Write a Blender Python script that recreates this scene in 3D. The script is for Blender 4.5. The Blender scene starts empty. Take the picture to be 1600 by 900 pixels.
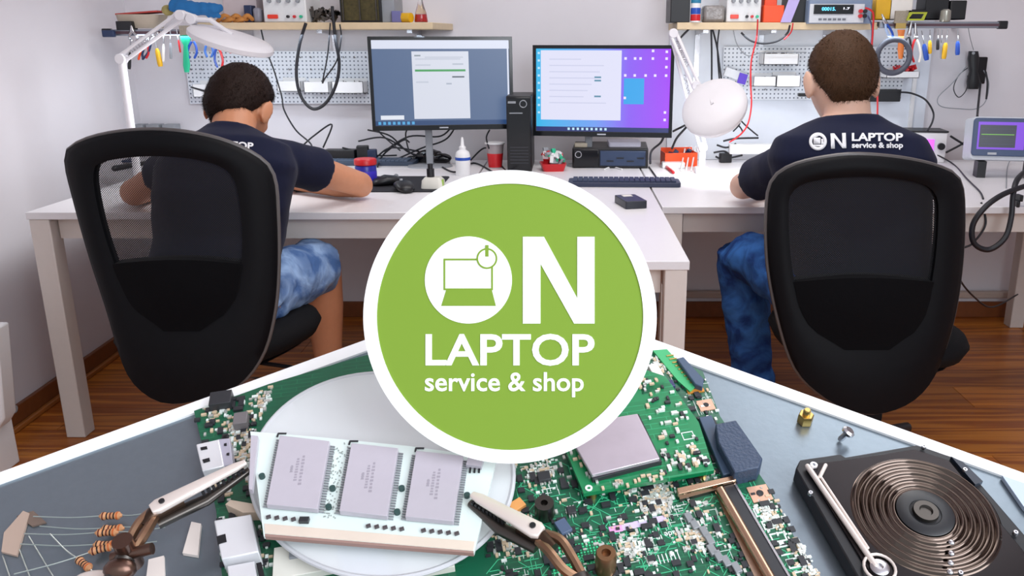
import bpy, bmesh, math, random
from mathutils import Vector, Matrix, noise
from mathutils.bvhtree import BVHTree
R = math.radians
random.seed(7)
S = bpy.context.scene
COL = S.collection

# ---------------------------------------------------------------- camera, world, lights, exposure
CAM = Vector((0, 0, 1.22)); F = 1352.0; TH = R(16); CX = 890.0
cd = bpy.data.cameras.new('camera'); cam = bpy.data.objects.new('camera', cd); COL.objects.link(cam)
cam.location = CAM; cam.rotation_euler = (R(90) - TH, 0, 0)
cd.sensor_width = 36; cd.lens = F * 36 / 1600; cd.shift_x = (800 - CX) / 1600; cd.clip_start = 0.01; cd.clip_end = 50
S.camera = cam
w = bpy.data.worlds.new('world'); S.world = w; w.use_nodes = True
w.node_tree.nodes['Background'].inputs[0].default_value = (0.86, 0.92, 1.0, 1)
w.node_tree.nodes['Background'].inputs[1].default_value = 0.75
S.view_settings.view_transform = 'Standard'; S.view_settings.look = 'None'
S.view_settings.exposure = 0.0; S.view_settings.gamma = 1.0; S.view_settings.use_curve_mapping = False

def area(name, loc, target, size, power, color=(1, 1, 1), sy=None):
    l = bpy.data.lights.new(name, 'AREA'); l.energy = power; l.color = color
    l.shape = 'RECTANGLE'; l.size = size; l.size_y = sy or size
    o = bpy.data.objects.new(name, l); COL.objects.link(o); o.location = loc
    o.rotation_euler = (Vector(target) - Vector(loc)).to_track_quat('-Z', 'Y').to_euler()
    return o
area('ceiling_panel_light', (0.3, 2.3, 2.52), (0.3, 2.5, 0), 1.6, 27, (1, 0.97, 0.95), 0.9)
area('window_daylight', (1.1, -0.6, 1.9), (-1.3, 3.0, 0.9), 1.3, 36, (0.88, 0.93, 1.0))
area('bench_glare_fill', (0.52, 0.80, 1.95), (0.14, 0.34, 1.02), 0.6, 3.6, (0.92, 0.96, 1.0))  # added lamp, placed so the right side of the bench reflects it
area('front_fill_light', (0.1, -0.75, 1.75), (0, 0.3, 1.08), 0.7, 2.6, (1, 1, 1))  # added fill from behind the camera, whitens the sign and edge strips
area('shelf_strip_light_left', (-1.1, 3.42, 1.235), (-1.1, 3.6, 0.7), 1.1, 1.7, (0.75, 0.87, 1.0), 0.03)
area('shelf_strip_light_right', (1.1, 3.42, 1.235), (1.1, 3.6, 0.7), 1.1, 0.9, (0.8, 0.9, 1.0), 0.03)

# ---------------------------------------------------------------- picture geometry -> world points
FW = Vector((0, math.cos(TH), -math.sin(TH))); UP = Vector((0, math.sin(TH), math.cos(TH))); RT = Vector((1, 0, 0))
def ray(px, py): return FW + RT * ((px - CX) / F) + UP * ((450 - py) / F)
def pY(px, py, Y): r = ray(px, py); return CAM + r * (Y / r.y)
def pZ(px, py, Z): r = ray(px, py); return CAM + r * ((Z - CAM.z) / r.z)
TAU = R(22)
TO = CAM + ray(800, 730).normalized() * 0.32
TRAY = Matrix.Translation(TO) @ Matrix.Rotation(TAU, 4, 'X'); TRAYI = TRAY.inverted()
def tp(px, py, h=0.0):
    """point of the sloping bench (bench coordinates, metres) that lies h above its surface"""
    n = TRAY.to_3x3() @ Vector((0, 0, 1)); r = ray(px, py)
    t = (n.dot(TO) + h - n.dot(CAM)) / n.dot(r)
    return TRAYI @ (CAM + r * t)
def tps(pts, h=0.0): return [tp(a, b, h).xy for a, b in pts]

# ---------------------------------------------------------------- materials
MATS = {}
def mat(name, c, rough=0.5, metal=0.0, bump=0.0, scale=40, var=0.06, emit=None, es=1.0, alpha=1.0, coat=0.0, trans=0.0, sheen=0.0, spec=None):
    if name in MATS: return MATS[name]
    m = bpy.data.materials.new(name); m.use_nodes = True; nt = m.node_tree; N = nt.nodes; L = nt.links
    b = N['Principled BSDF']; MATS[name] = m
    c = tuple(c) + (1,)
    tc = N.new('ShaderNodeTexCoord'); nz = N.new('ShaderNodeTexNoise'); nz.inputs['Scale'].default_value = scale; nz.inputs['Detail'].default_value = 3
    L.new(tc.outputs['Object'], nz.inputs['Vector'])
    mx = N.new('ShaderNodeMix'); mx.data_type = 'RGBA'
    mx.inputs['A'].default_value = tuple(max(0, v * (1 - var)) for v in c[:3]) + (1,)
    mx.inputs['B'].default_value = tuple(min(1, v * (1 + var)) for v in c[:3]) + (1,)
    L.new(nz.outputs['Fac'], mx.inputs['Factor']); L.new(mx.outputs['Result'], b.inputs['Base Color'])
    b.inputs['Roughness'].default_value = rough; b.inputs['Metallic'].default_value = metal
    b.inputs['Coat Weight'].default_value = coat; b.inputs['Transmission Weight'].default_value = trans
    b.inputs['Sheen Weight'].default_value = sheen; b.inputs['Alpha'].default_value = alpha
    if spec is not None: b.inputs['Specular IOR Level'].default_value = spec
    if emit:
        b.inputs['Emission Color'].default_value = tuple(emit) + (1,); b.inputs['Emission Strength'].default_value = es
    if bump:
        bp = N.new('ShaderNodeBump'); bp.inputs['Strength'].default_value = bump; bp.inputs['Distance'].default_value = 0.01
        L.new(nz.outputs['Fac'], bp.inputs['Height']); L.new(bp.outputs['Normal'], b.inputs['Normal'])
    return m
def nodes(m): return m.node_tree.nodes, m.node_tree.links, m.node_tree.nodes['Principled BSDF']

def hexc(s):
    v = [int(s[i:i + 2], 16) / 255 for i in (0, 2, 4)]
    return tuple(((x + 0.055) / 1.055) ** 2.4 if x > 0.04045 else x / 12.92 for x in v)

# ---------------------------------------------------------------- mesh builder
IDM = Matrix.Identity(4)
class MB:
    def __init__(s): s.v = []; s.f = []
    def add(s, vs, fs):
        k = len(s.v); s.v += [Vector(x) for x in vs]; s.f += [tuple(i + k for i in f) for f in fs]; return s
    def box(s, c, d, rot=None):
        x, y, z = (q / 2 for q in d); c = Vector(c)
        vs = [Vector((a, b, e)) for a in (-x, x) for b in (-y, y) for e in (-z, z)]
        if rot is not None: vs = [rot @ q for q in vs]
        return s.add([c + q for q in vs], [(0, 1, 3, 2), (4, 6, 7, 5), (0, 4, 5, 1), (2, 3, 7, 6), (0, 2, 6, 4), (1, 5, 7, 3)])
    def rbox(s, c, d, r=0.01, n=4, rot=None):
        """box with rounded vertical corners"""
        x, y, z = (q / 2 for q in d); pts = []
        for cx, cy, a0 in ((x - r, y - r, 0), (-x + r, y - r, 90), (-x + r, -y + r, 180), (x - r, -y + r, 270)):
            for i in range(n + 1):
                a = R(a0 + 90 * i / n); pts.append((cx + r * math.cos(a), cy + r * math.sin(a)))
        m = MB().prism(pts, -z, z); c = Vector(c)
        return s.add([c + (rot @ q if rot is not None else q) for q in m.v], m.f)
    def prism(s, pts, z0, z1):
        n = len(pts)
        ar = sum(pts[i][0] * pts[(i + 1) % n][1] - pts[(i + 1) % n][0] * pts[i][1] for i in range(n))
        if ar < 0: pts = list(reversed(pts))
        vs = [(p[0], p[1], z0) for p in pts] + [(p[0], p[1], z1) for p in pts]
        fs = [tuple(reversed(range(n))), tuple(range(n, 2 * n))] + [(i, (i + 1) % n, n + (i + 1) % n, n + i) for i in range(n)]
        return s.add(vs, fs)
    def ringprism(s, outer, inner, z0, z1):
        n = len(outer)
        vs = [(p[0], p[1], z) for z in (z0, z1) for l in (outer, inner) for p in l]; fs = []
        for i in range(n):
            j = (i + 1) % n
            fs += [(i, j, n + j, n + i)[::-1], (2 * n + i, 2 * n + j, 3 * n + j, 3 * n + i), (i, j, 2 * n + j, 2 * n + i), (n + i, 3 * n + i, 3 * n + j, n + j)]
        return s.add(vs, fs)
    def tube(s, path, r, n=10, rnd=False, closed=False):
        path = [Vector(p) for p in path]; m = len(path)
        rs = list(r) if isinstance(r, (list, tuple)) else [r] * m
        if rnd:
            d0 = (path[0] - path[1]).normalized(); d1 = (path[-1] - path[-2]).normalized()
            a = [(path[0] + d0 * rs[0] * math.sin(t), rs[0] * math.cos(t)) for t in (R(80), R(50), R(25))]
            b = [(path[-1] + d1 * rs[-1] * math.sin(t), rs[-1] * math.cos(t)) for t in (R(25), R(50), R(80))]
            path = [q[0] for q in a] + path + [q[0] for q in b]; rs = [q[1] for q in a] + rs + [q[1] for q in b]; m = len(path)
        vs = []; up = None
        for i in range(m):
            if closed: d = (path[(i + 1) % m] - path[i - 1]).normalized()
            else: d = (path[min(i + 1, m - 1)] - path[max(i - 1, 0)]).normalized()
            if up is None:
                up = Vector((0, 0, 1)) if abs(d.z) < 0.9 else Vector((1, 0, 0))
            up = (up - d * up.dot(d)).normalized(); sd = d.cross(up)
            for k in range(n):
                a = 2 * math.pi * k / n; vs.append(path[i] + (up * math.cos(a) + sd * math.sin(a)) * rs[i])
        fs = [(i * n + k, i * n + (k + 1) % n, (i + 1) * n + (k + 1) % n, (i + 1) * n + k) for i in range(m - 1) for k in range(n)]
        if closed: fs += [((m - 1) * n + k, (m - 1) * n + (k + 1) % n, (k + 1) % n, k) for k in range(n)]
        else: fs += [tuple(reversed(range(n))), tuple((m - 1) * n + k for k in range(n))]
        return s.add(vs, fs)
    def cyl(s, a, b, r, r2=None, n=20): return s.tube([a, b], [r, r if r2 is None else r2], n)
    def lathe(s, prof, n=32, mtx=IDM):
        """profile of (r, z); first and last r should be 0 or it is left open"""
        vs = []; fs = []; m = len(prof)
        for r_, z in prof:
            for k in range(n): a = 2 * math.pi * k / n; vs.append(mtx @ Vector((r_ * math.cos(a), r_ * math.sin(a), z)))
        for i in range(m - 1):
            for k in range(n): fs.append((i * n + k, i * n + (k + 1) % n, (i + 1) * n + (k + 1) % n, (i + 1) * n + k))
        fs.append(tuple(reversed(range(n)))); fs.append(tuple((m - 1) * n + k for k in range(n)))
        return s.add(vs, fs)
    def ell(s, c, rad, n=16, rot=None):
        c = Vector(c); vs = []; h = n // 2
        for i in range(1, h):
            t = math.pi * i / h
            for k in range(n):
                a = 2 * math.pi * k / n
                q = Vector((rad[0] * math.sin(t) * math.cos(a), rad[1] * math.sin(t) * math.sin(a), rad[2] * math.cos(t)))
                vs.append(c + (rot @ q if rot is not None else q))
        t = Vector((0, 0, rad[2])); t = rot @ t if rot is not None else t
        vs += [c + t, c - t]; T = len(vs) - 2; fs = []
        for i in range(h - 2):
            for k in range(n): fs.append((i * n + k, (i + 1) * n + k, (i + 1) * n + (k + 1) % n, i * n + (k + 1) % n))
        for k in range(n):
            fs.append((T, k, (k + 1) % n)); fs.append((T + 1, (h - 2) * n + (k + 1) % n, (h - 2) * n + k))
        return s.add(vs, fs)
    def loft(s, secs, n=28, ex=2.3):
        """sections: (centre, side vector, depth vector); super-ellipse rings, closed"""
        vs = []
        for c, a, b in secs:
            c, a, b = Vector(c), Vector(a), Vector(b)
            for k in range(n):
                t = 2 * math.pi * k / n; x, y = math.cos(t), math.sin(t)
                vs.append(c + a * math.copysign(abs(x) ** (2 / ex), x) + b * math.copysign(abs(y) ** (2 / ex), y))
        m = len(secs)
        fs = [(i * n + k, i * n + (k + 1) % n, (i + 1) * n + (k + 1) % n, (i + 1) * n + k) for i in range(m - 1) for k in range(n)]
        fs += [tuple(reversed(range(n))), tuple((m - 1) * n + k for k in range(n))]
        return s.add(vs, fs)
    def join(s, o, m=IDM): return s.add([m @ q for q in o.v], o.f)
    def mesh(s, name, inv=IDM, angle=40):
        me = bpy.data.meshes.new(name); me.from_pydata([tuple(inv @ q) for q in s.v], [], s.f)
        bm = bmesh.new(); bm.from_mesh(me); bmesh.ops.recalc_face_normals(bm, faces=bm.faces); bm.to_mesh(me); bm.free()
        me.shade_smooth(); me.set_sharp_from_angle(angle=R(angle)); return me
WM = {}
def part(name, mb, m, parent, frame=None, bev=0, label=None, kind=None, angle=40):
    """frame None: mb is in the parent's own coordinates; else mb is in that frame"""
    inv = IDM if frame is None else WM[parent].inverted() @ frame
    me = mb.mesh(name, inv, angle); me.materials.append(m)
    o = bpy.data.objects.new(name, me); COL.objects.link(o)
    o.parent = parent; WM[o] = WM[parent]
    if bev:
        md = o.modifiers.new('edge', 'BEVEL'); md.width = bev; md.segments = 2; md.limit_method = 'ANGLE'
    if label: o['label'] = label
    if kind: o['kind'] = kind
    return o
def tags(o, label, cat, group=None, kind=None):
    if label: o['label'] = label
    if cat: o['category'] = cat
    if group: o['group'] = group
    if kind: o['kind'] = kind
    return o
def setm(o, M): o.matrix_world = M; o.location, q, o.scale = M.decompose(); o.rotation_euler = q.to_euler(); WM[o] = M
def thing(name, label, cat, M, group=None):
    if not isinstance(M, Matrix): M = Matrix.Translation(Vector(M))
    o = bpy.data.objects.new(name, None); COL.objects.link(o); o.empty_display_size = 0.02; setm(o, M)
    return tags(o, label, cat, group)
def solo(name, label, cat, mb, m, frame=IDM, group=None, bev=0, kind=None, angle=40):
    """a thing that is one mesh; its origin goes to the bottom centre of its bounds"""
    lo = [min(q[i] for q in mb.v) for i in range(3)]; hi = [max(q[i] for q in mb.v) for i in range(3)]
    c = Vector(((lo[0] + hi[0]) / 2, (lo[1] + hi[1]) / 2, lo[2]))
    M = frame @ Matrix.Translation(c); me = mb.mesh(name, Matrix.Translation(-c), angle); me.materials.append(m)
    o = bpy.data.objects.new(name, me); COL.objects.link(o); setm(o, M)
    if bev:
        md = o.modifiers.new('edge', 'BEVEL'); md.width = bev; md.segments = 2; md.limit_method = 'ANGLE'
    return tags(o, label, cat, group, kind)
def struct(name, mb, m, bev=0): return solo(name, None, None, mb, m, kind='structure', bev=bev)
def TR(x, y, z, rz=0, rx=0, ry=0):
    return Matrix.Translation((x, y, z)) @ Matrix.Rotation(rz, 4, 'Z') @ Matrix.Rotation(rx, 4, 'X') @ Matrix.Rotation(ry, 4, 'Y')
def TT(px, py, rz=0, h=0):
    p = tp(px, py, h); return TRAY @ Matrix.Translation((p.x, p.y, h)) @ Matrix.Rotation(rz, 4, 'Z')
def crom(P, k=8, closed=False):
    P = [Vector(p) for p in P]; n = len(P); out = []
    rng = range(n if closed else n - 1)
    for i in rng:
        g = (lambda j: P[j % n]) if closed else (lambda j: P[max(0, min(n - 1, j))])
        a, b, c, d = g(i - 1), g(i), g(i + 1), g(i + 2)
        for q in range(k):
            t = q / k
            out.append(0.5 * ((2 * b) + (c - a) * t + (2 * a - 5 * b + 4 * c - d) * t * t + (3 * b - a - 3 * c + d) * t ** 3))
    if not closed: out.append(P[-1])
    return out
def fuse(mb, voxel, smooth=4, disp=None):
    """melt overlapping closed pieces into one continuous skin"""
    me = mb.mesh('tmp'); o = bpy.data.objects.new('tmp', me); COL.objects.link(o)
    md = o.modifiers.new('r', 'REMESH'); md.mode = 'VOXEL'; md.voxel_size = voxel
    if smooth: sm = o.modifiers.new('s', 'SMOOTH'); sm.iterations = smooth; sm.factor = 0.6
    dg = bpy.context.evaluated_depsgraph_get(); ev = o.evaluated_get(dg); m2 = ev.to_mesh()
    out = MB(); out.v = [q.co.copy() for q in m2.vertices]; out.f = [tuple(p.vertices) for p in m2.polygons]
    if disp: out.v = [q + m2.vertices[i].normal * disp(q) for i, q in enumerate(out.v)]
    ev.to_mesh_clear(); bpy.data.objects.remove(o); bpy.data.meshes.remove(me)
    return out
def text(st, w=None, h=None, bold=0.02, depth=0.0, cx=True):
    """lettering as solid mesh, in the XY plane, fitted to width w and height h, centred on the origin"""
    c = bpy.data.curves.new('t', 'FONT'); c.body = st; c.size = 1; c.offset = bold; c.extrude = 0.5; c.resolution_u = 4
    o = bpy.data.objects.new('t', c); COL.objects.link(o)
    dg = bpy.context.evaluated_depsgraph_get(); ev = o.evaluated_get(dg); m2 = ev.to_mesh()
    mb = MB(); mb.v = [q.co.copy() for q in m2.vertices]; mb.f = [tuple(p.vertices) for p in m2.polygons]
    ev.to_mesh_clear(); bpy.data.objects.remove(o); bpy.data.curves.remove(c)
    lo = [min(q[i] for q in mb.v) for i in range(2)]; hi = [max(q[i] for q in mb.v) for i in range(2)]
    sy = (h / (hi[1] - lo[1])) if h else w / (hi[0] - lo[0]); sx = (w / (hi[0] - lo[0])) if w else sy
    mb.v = [Vector(((q.x - (lo[0] + hi[0]) / 2) * sx, (q.y - (lo[1] + hi[1]) / 2) * sy, (q.z + 0.5) * depth)) for q in mb.v]
    return mb

# common materials
WHITE = mat('white_laminate', hexc('e6e4e6'), 0.38, bump=0.02, scale=90, var=0.02)
EDGE = mat('desk_edge', hexc('d8cfc8'), 0.5, var=0.03)
BLACK = mat('black_plastic', hexc('16171b'), 0.42, var=0.2)
BLACKG = mat('black_gloss', hexc('0c0d12'), 0.15, var=0.1)
BLKCAB = mat('black_rubber', hexc('17181f'), 0.5, var=0.2)
CHROME = mat('steel', hexc('c4c4c8'), 0.25, 1.0, var=0.08)
DSTEEL = mat('dark_steel', hexc('5c5854'), 0.35, 1.0, var=0.2)
BRASS = mat('brass', hexc('c7a765'), 0.3, 1.0, var=0.1)
GREYP = mat('grey_plastic', hexc('8f9399'), 0.5)
WP = mat('white_plastic', hexc('e9e9ea'), 0.35, var=0.02)
RED = mat('red_plastic', hexc('c92028'), 0.35)
ORANGE = mat('orange_plastic', hexc('ee4f1a'), 0.4)
YEL = mat('yellow_plastic', hexc('e3b01e'), 0.4)
BLUE = mat('blue_plastic', hexc('2450b0'), 0.35)
GREEN = mat('green_plastic', hexc('1fb487'), 0.35)
NAVY = mat('navy_plastic', hexc('1e2f52'), 0.4)
CARD = mat('cardboard', hexc('b79a74'), 0.8, bump=0.1)
PAPER = mat('paper', hexc('e8e4de'), 0.8, var=0.03)
# ================================================================ THE ROOM
BW = 3.78                                     # back wall
wallm = mat('wall_paint', hexc('dedbe0'), 0.75, bump=0.03, scale=14, var=0.015)
woodm = mat('floor_wood', hexc('9c5a22'), 0.32, var=0.1)
N, L, b = nodes(woodm)
wv = N.new('ShaderNodeTexWave'); wv.bands_direction = 'Y'; wv.inputs['Scale'].default_value = 3; wv.inputs['Distortion'].default_value = 14; wv.inputs['Detail Scale'].default_value = 2.5; wv.inputs['Detail'].default_value = 3
mp = N.new('ShaderNodeMapping'); mp.inputs['Scale'].default_value = (0.1, 1.6, 1)
tc = N.new('ShaderNodeTexCoord'); oi = N.new('ShaderNodeObjectInfo'); ad = N.new('ShaderNodeVectorMath'); ad.operation = 'ADD'
L.new(tc.outputs['Object'], ad.inputs[0]); L.new(oi.outputs['Location'], ad.inputs[1]); L.new(ad.outputs[0], mp.inputs[0]); L.new(mp.outputs[0], wv.inputs['Vector'])
cr = N.new('ShaderNodeValToRGB'); cr.color_ramp.elements[0].color = hexc('98501a') + (1,); cr.color_ramp.elements[1].color = hexc('c87d2e') + (1,)
L.new(wv.outputs['Fac'], cr.inputs[0])
hs = N.new('ShaderNodeHueSaturation'); mr = N.new('ShaderNodeMapRange'); mr.inputs['To Min'].default_value = 0.8; mr.inputs['To Max'].default_value = 1.15
L.new(oi.outputs['Random'], mr.inputs['Value']); L.new(mr.outputs[0], hs.inputs['Value']); L.new(cr.outputs[0], hs.inputs['Color']); L.new(hs.outputs[0], b.inputs['Base Color'])
basem = mat('baseboard_wood', hexc('7a4420'), 0.4, bump=0.05, var=0.2)

# left wall from the line where it meets the floor
a = pZ(0, 686, 0); c = pZ(264, 492, 0)
d = (a - c).normalized(); corner = c + d * 0.0; corner = c + d * ((BW - c.y) / d.y)
end = corner + d * 4.9
floor = struct('floor', MB().box((0.4, 1.6, -0.06), (6.4, 5.0, 0.06)), mat('subfloor', hexc('3a1f10'), 0.8))
pm = {}
for i in range(27):
    y = BW + 0.06 - 0.18 * (i + 0.5); x = -2.75 - (i * 0.47) % 1.3
    while x < 3.6:
        x0, x1 = max(x, -2.75), min(x + 1.3, 3.55)
        if x1 - x0 > 0.05:
            key = round(x1 - x0, 3)
            if key not in pm:
                pm[key] = MB().box((0, 0, 0), (key - 0.002, 0.1785, 0.03)).mesh('plank'); pm[key].materials.append(woodm)
            o = bpy.data.objects.new('plank', pm[key]); COL.objects.link(o); o.parent = floor
            o.location = WM[floor].inverted() @ Vector(((x0 + x1) / 2, y, -0.0152))
        x += 1.3
struct('wall_back', MB().box((0.6, BW + 0.05, 1.3), (5.6, 0.1, 2.6)), wallm)
nrm = Vector((-d.y, d.x, 0)); nrm = nrm if nrm.x < 0 else -nrm
def wallprism(p, q, t, z0, z1, off=0):
    m = MB(); pts = [(p + nrm * off).xy, (q + nrm * off).xy, (q + nrm * (off + t)).xy, (p + nrm * (off + t)).xy]
    return m.prism(pts, z0, z1)
struct('wall_left', wallprism(corner + d * 0.0, end, 0.1, 0, 2.6), wallm)
struct('baseboard_left', wallprism(corner, end, 0.014, 0, 0.075, -0.0145), basem, bev=0.004)
struct('trim_1', wallprism(corner - d * .0, end, 0.016, 0, 0.018, -0.031), mat('quarter_round', hexc('a5652c'), 0.4), bev=0.004)
struct('baseboard_back', MB().box(((corner.x + 3.4) / 2 + .03, BW - 0.008, 0.037), (3.4 - corner.x - .06, 0.015, 0.075)), basem, bev=0.004)
struct('wall_right', MB().box((3.45, 1.4, 1.3), (0.1, 4.7, 2.6)), wallm)
struct('ceiling', MB().box((0.4, 1.6, 2.64), (6.4, 5.0, 0.08)), wallm)
# skirting cable duct on the right half of the back wall
solo('cable_duct', 'pale skirting cable duct low on the back wall under the right desk', 'duct', MB().box((1.9, BW - 0.03, 0.115), (2.9, 0.03, 0.028)), mat('duct', hexc('b9aaa0'), 0.5), bev=0.003)
# painted white splash panel behind the right desk
pa = pY(1047, 40, BW)
solo('wall_panel', 'bluish white wall panel behind the right workbench with a clean vertical left edge', 'panel', MB().box((pa.x + 0.55, BW - 0.007, 1.22), (1.1, 0.012, 1.0)), mat('splash_panel', hexc('e2e8f2'), 0.5, var=0.02))

# ---------------------------------------------------------------- desks
TOP = 0.73
def desk(label, x0, x1, y0, y1, legs, th=0.022, ap=0.065, legw=0.06, apron=True):
    t = thing('desk', label, 'desk', ((x0 + x1) / 2, (y0 + y1) / 2, 0))
    part('tabletop', MB().box(((x0 + x1) / 2, (y0 + y1) / 2, TOP - th / 2), (x1 - x0, y1 - y0, th)), WHITE, t, IDM, bev=0.002)
    for sx, sy in legs:
        lx = x0 + legw / 2 + .004 if sx < 0 else x1 - legw / 2 - .004; ly = y0 + legw / 2 + .004 if sy < 0 else y1 - legw / 2 - .004
        part('leg', MB().box((lx, ly, (TOP - th) / 2), (legw, legw, TOP - th)), EDGE, t, IDM, bev=0.003)
    if apron:
        part('front_rail', MB().box(((x0 + x1) / 2, y0 + 0.05, TOP - th - ap / 2), (x1 - x0 - 2 * legw - .02, 0.02, ap)), EDGE, t, IDM)
        part('back_rail', MB().box(((x0 + x1) / 2, y1 - 0.05, TOP - th - ap / 2), (x1 - x0 - 2 * legw - .02, 0.02, ap)), EDGE, t, IDM)
        for x in (x0 + .04, x1 - .04):
            part('side_rail', MB().box((x, (y0 + y1) / 2, TOP - th - ap / 2), (0.02, y1 - y0 - 2 * legw - .02, ap)), EDGE, t, IDM)
    return t
fl = pZ(39, 332, TOP); DF = fl.y
mid = pZ(1078, 408, TOP); MF = mid.y
mx1 = mid.x; mx0 = mx1 - 0.62
rl = mx1 + 0.006
ALL = ((-1, -1), (-1, 1), (1, -1), (1, 1))
desk('long white desk on the left, one slim square leg near the left wall', fl.x, mx0 - 0.006, DF, BW - 0.1, ALL)
desk('white desk between the two chairs reaching forward with black drive on it', mx0, mx1, MF, BW - 0.1, ALL, legw=0.052)
desk('white desk on the right under the oscilloscope and bright lamp', rl, rl + 1.72, DF + 0.09, BW - 0.1, ALL)
# ================================================================ OFFICE CHAIRS
meshm = mat('chair_mesh', hexc('0c0c11'), 0.7)
N, L, b = nodes(meshm)
# woven net with open holes
tc = N.new('ShaderNodeTexCoord'); mp = N.new('ShaderNodeMapping'); mp.inputs['Rotation'].default_value = (0, R(45), 0); mp.inputs['Scale'].default_value = (1, 1, 1)
L.new(tc.outputs['Object'], mp.inputs[0]); sx = N.new('ShaderNodeSeparateXYZ'); L.new(mp.outputs[0], sx.inputs[0])
def stripes(sock):
    m1 = N.new('ShaderNodeMath'); m1.operation = 'MULTIPLY'; m1.inputs[1].default_value = 260; L.new(sock, m1.inputs[0])
    m2 = N.new('ShaderNodeMath'); m2.operation = 'FRACT'; L.new(m1.outputs[0], m2.inputs[0])
    m3 = N.new('ShaderNodeMath'); m3.operation = 'LESS_THAN'; m3.inputs[1].default_value = 0.36; L.new(m2.outputs[0], m3.inputs[0]); return m3.outputs[0]
mxx = N.new('ShaderNodeMath'); mxx.operation = 'MAXIMUM'; L.new(stripes(sx.outputs[0]), mxx.inputs[0]); L.new(stripes(sx.outputs[2]), mxx.inputs[1]); L.new(mxx.outputs[0], b.inputs['Alpha'])
frm = mat('chair_frame', hexc('0a0b0f'), 0.6, bump=0.05, var=0.2, spec=0.15)
rimm = mat('chair_rim', hexc('55504f'), 0.35, var=0.1)
padm = mat('chair_pad', hexc('08080b'), 0.85, sheen=0.02, spec=.1, bump=0.08, scale=200)
seatm = mat('chair_seat_fabric', hexc('0e0e11'), 0.85, bump=0.1, scale=200, spec=0.2)

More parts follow.
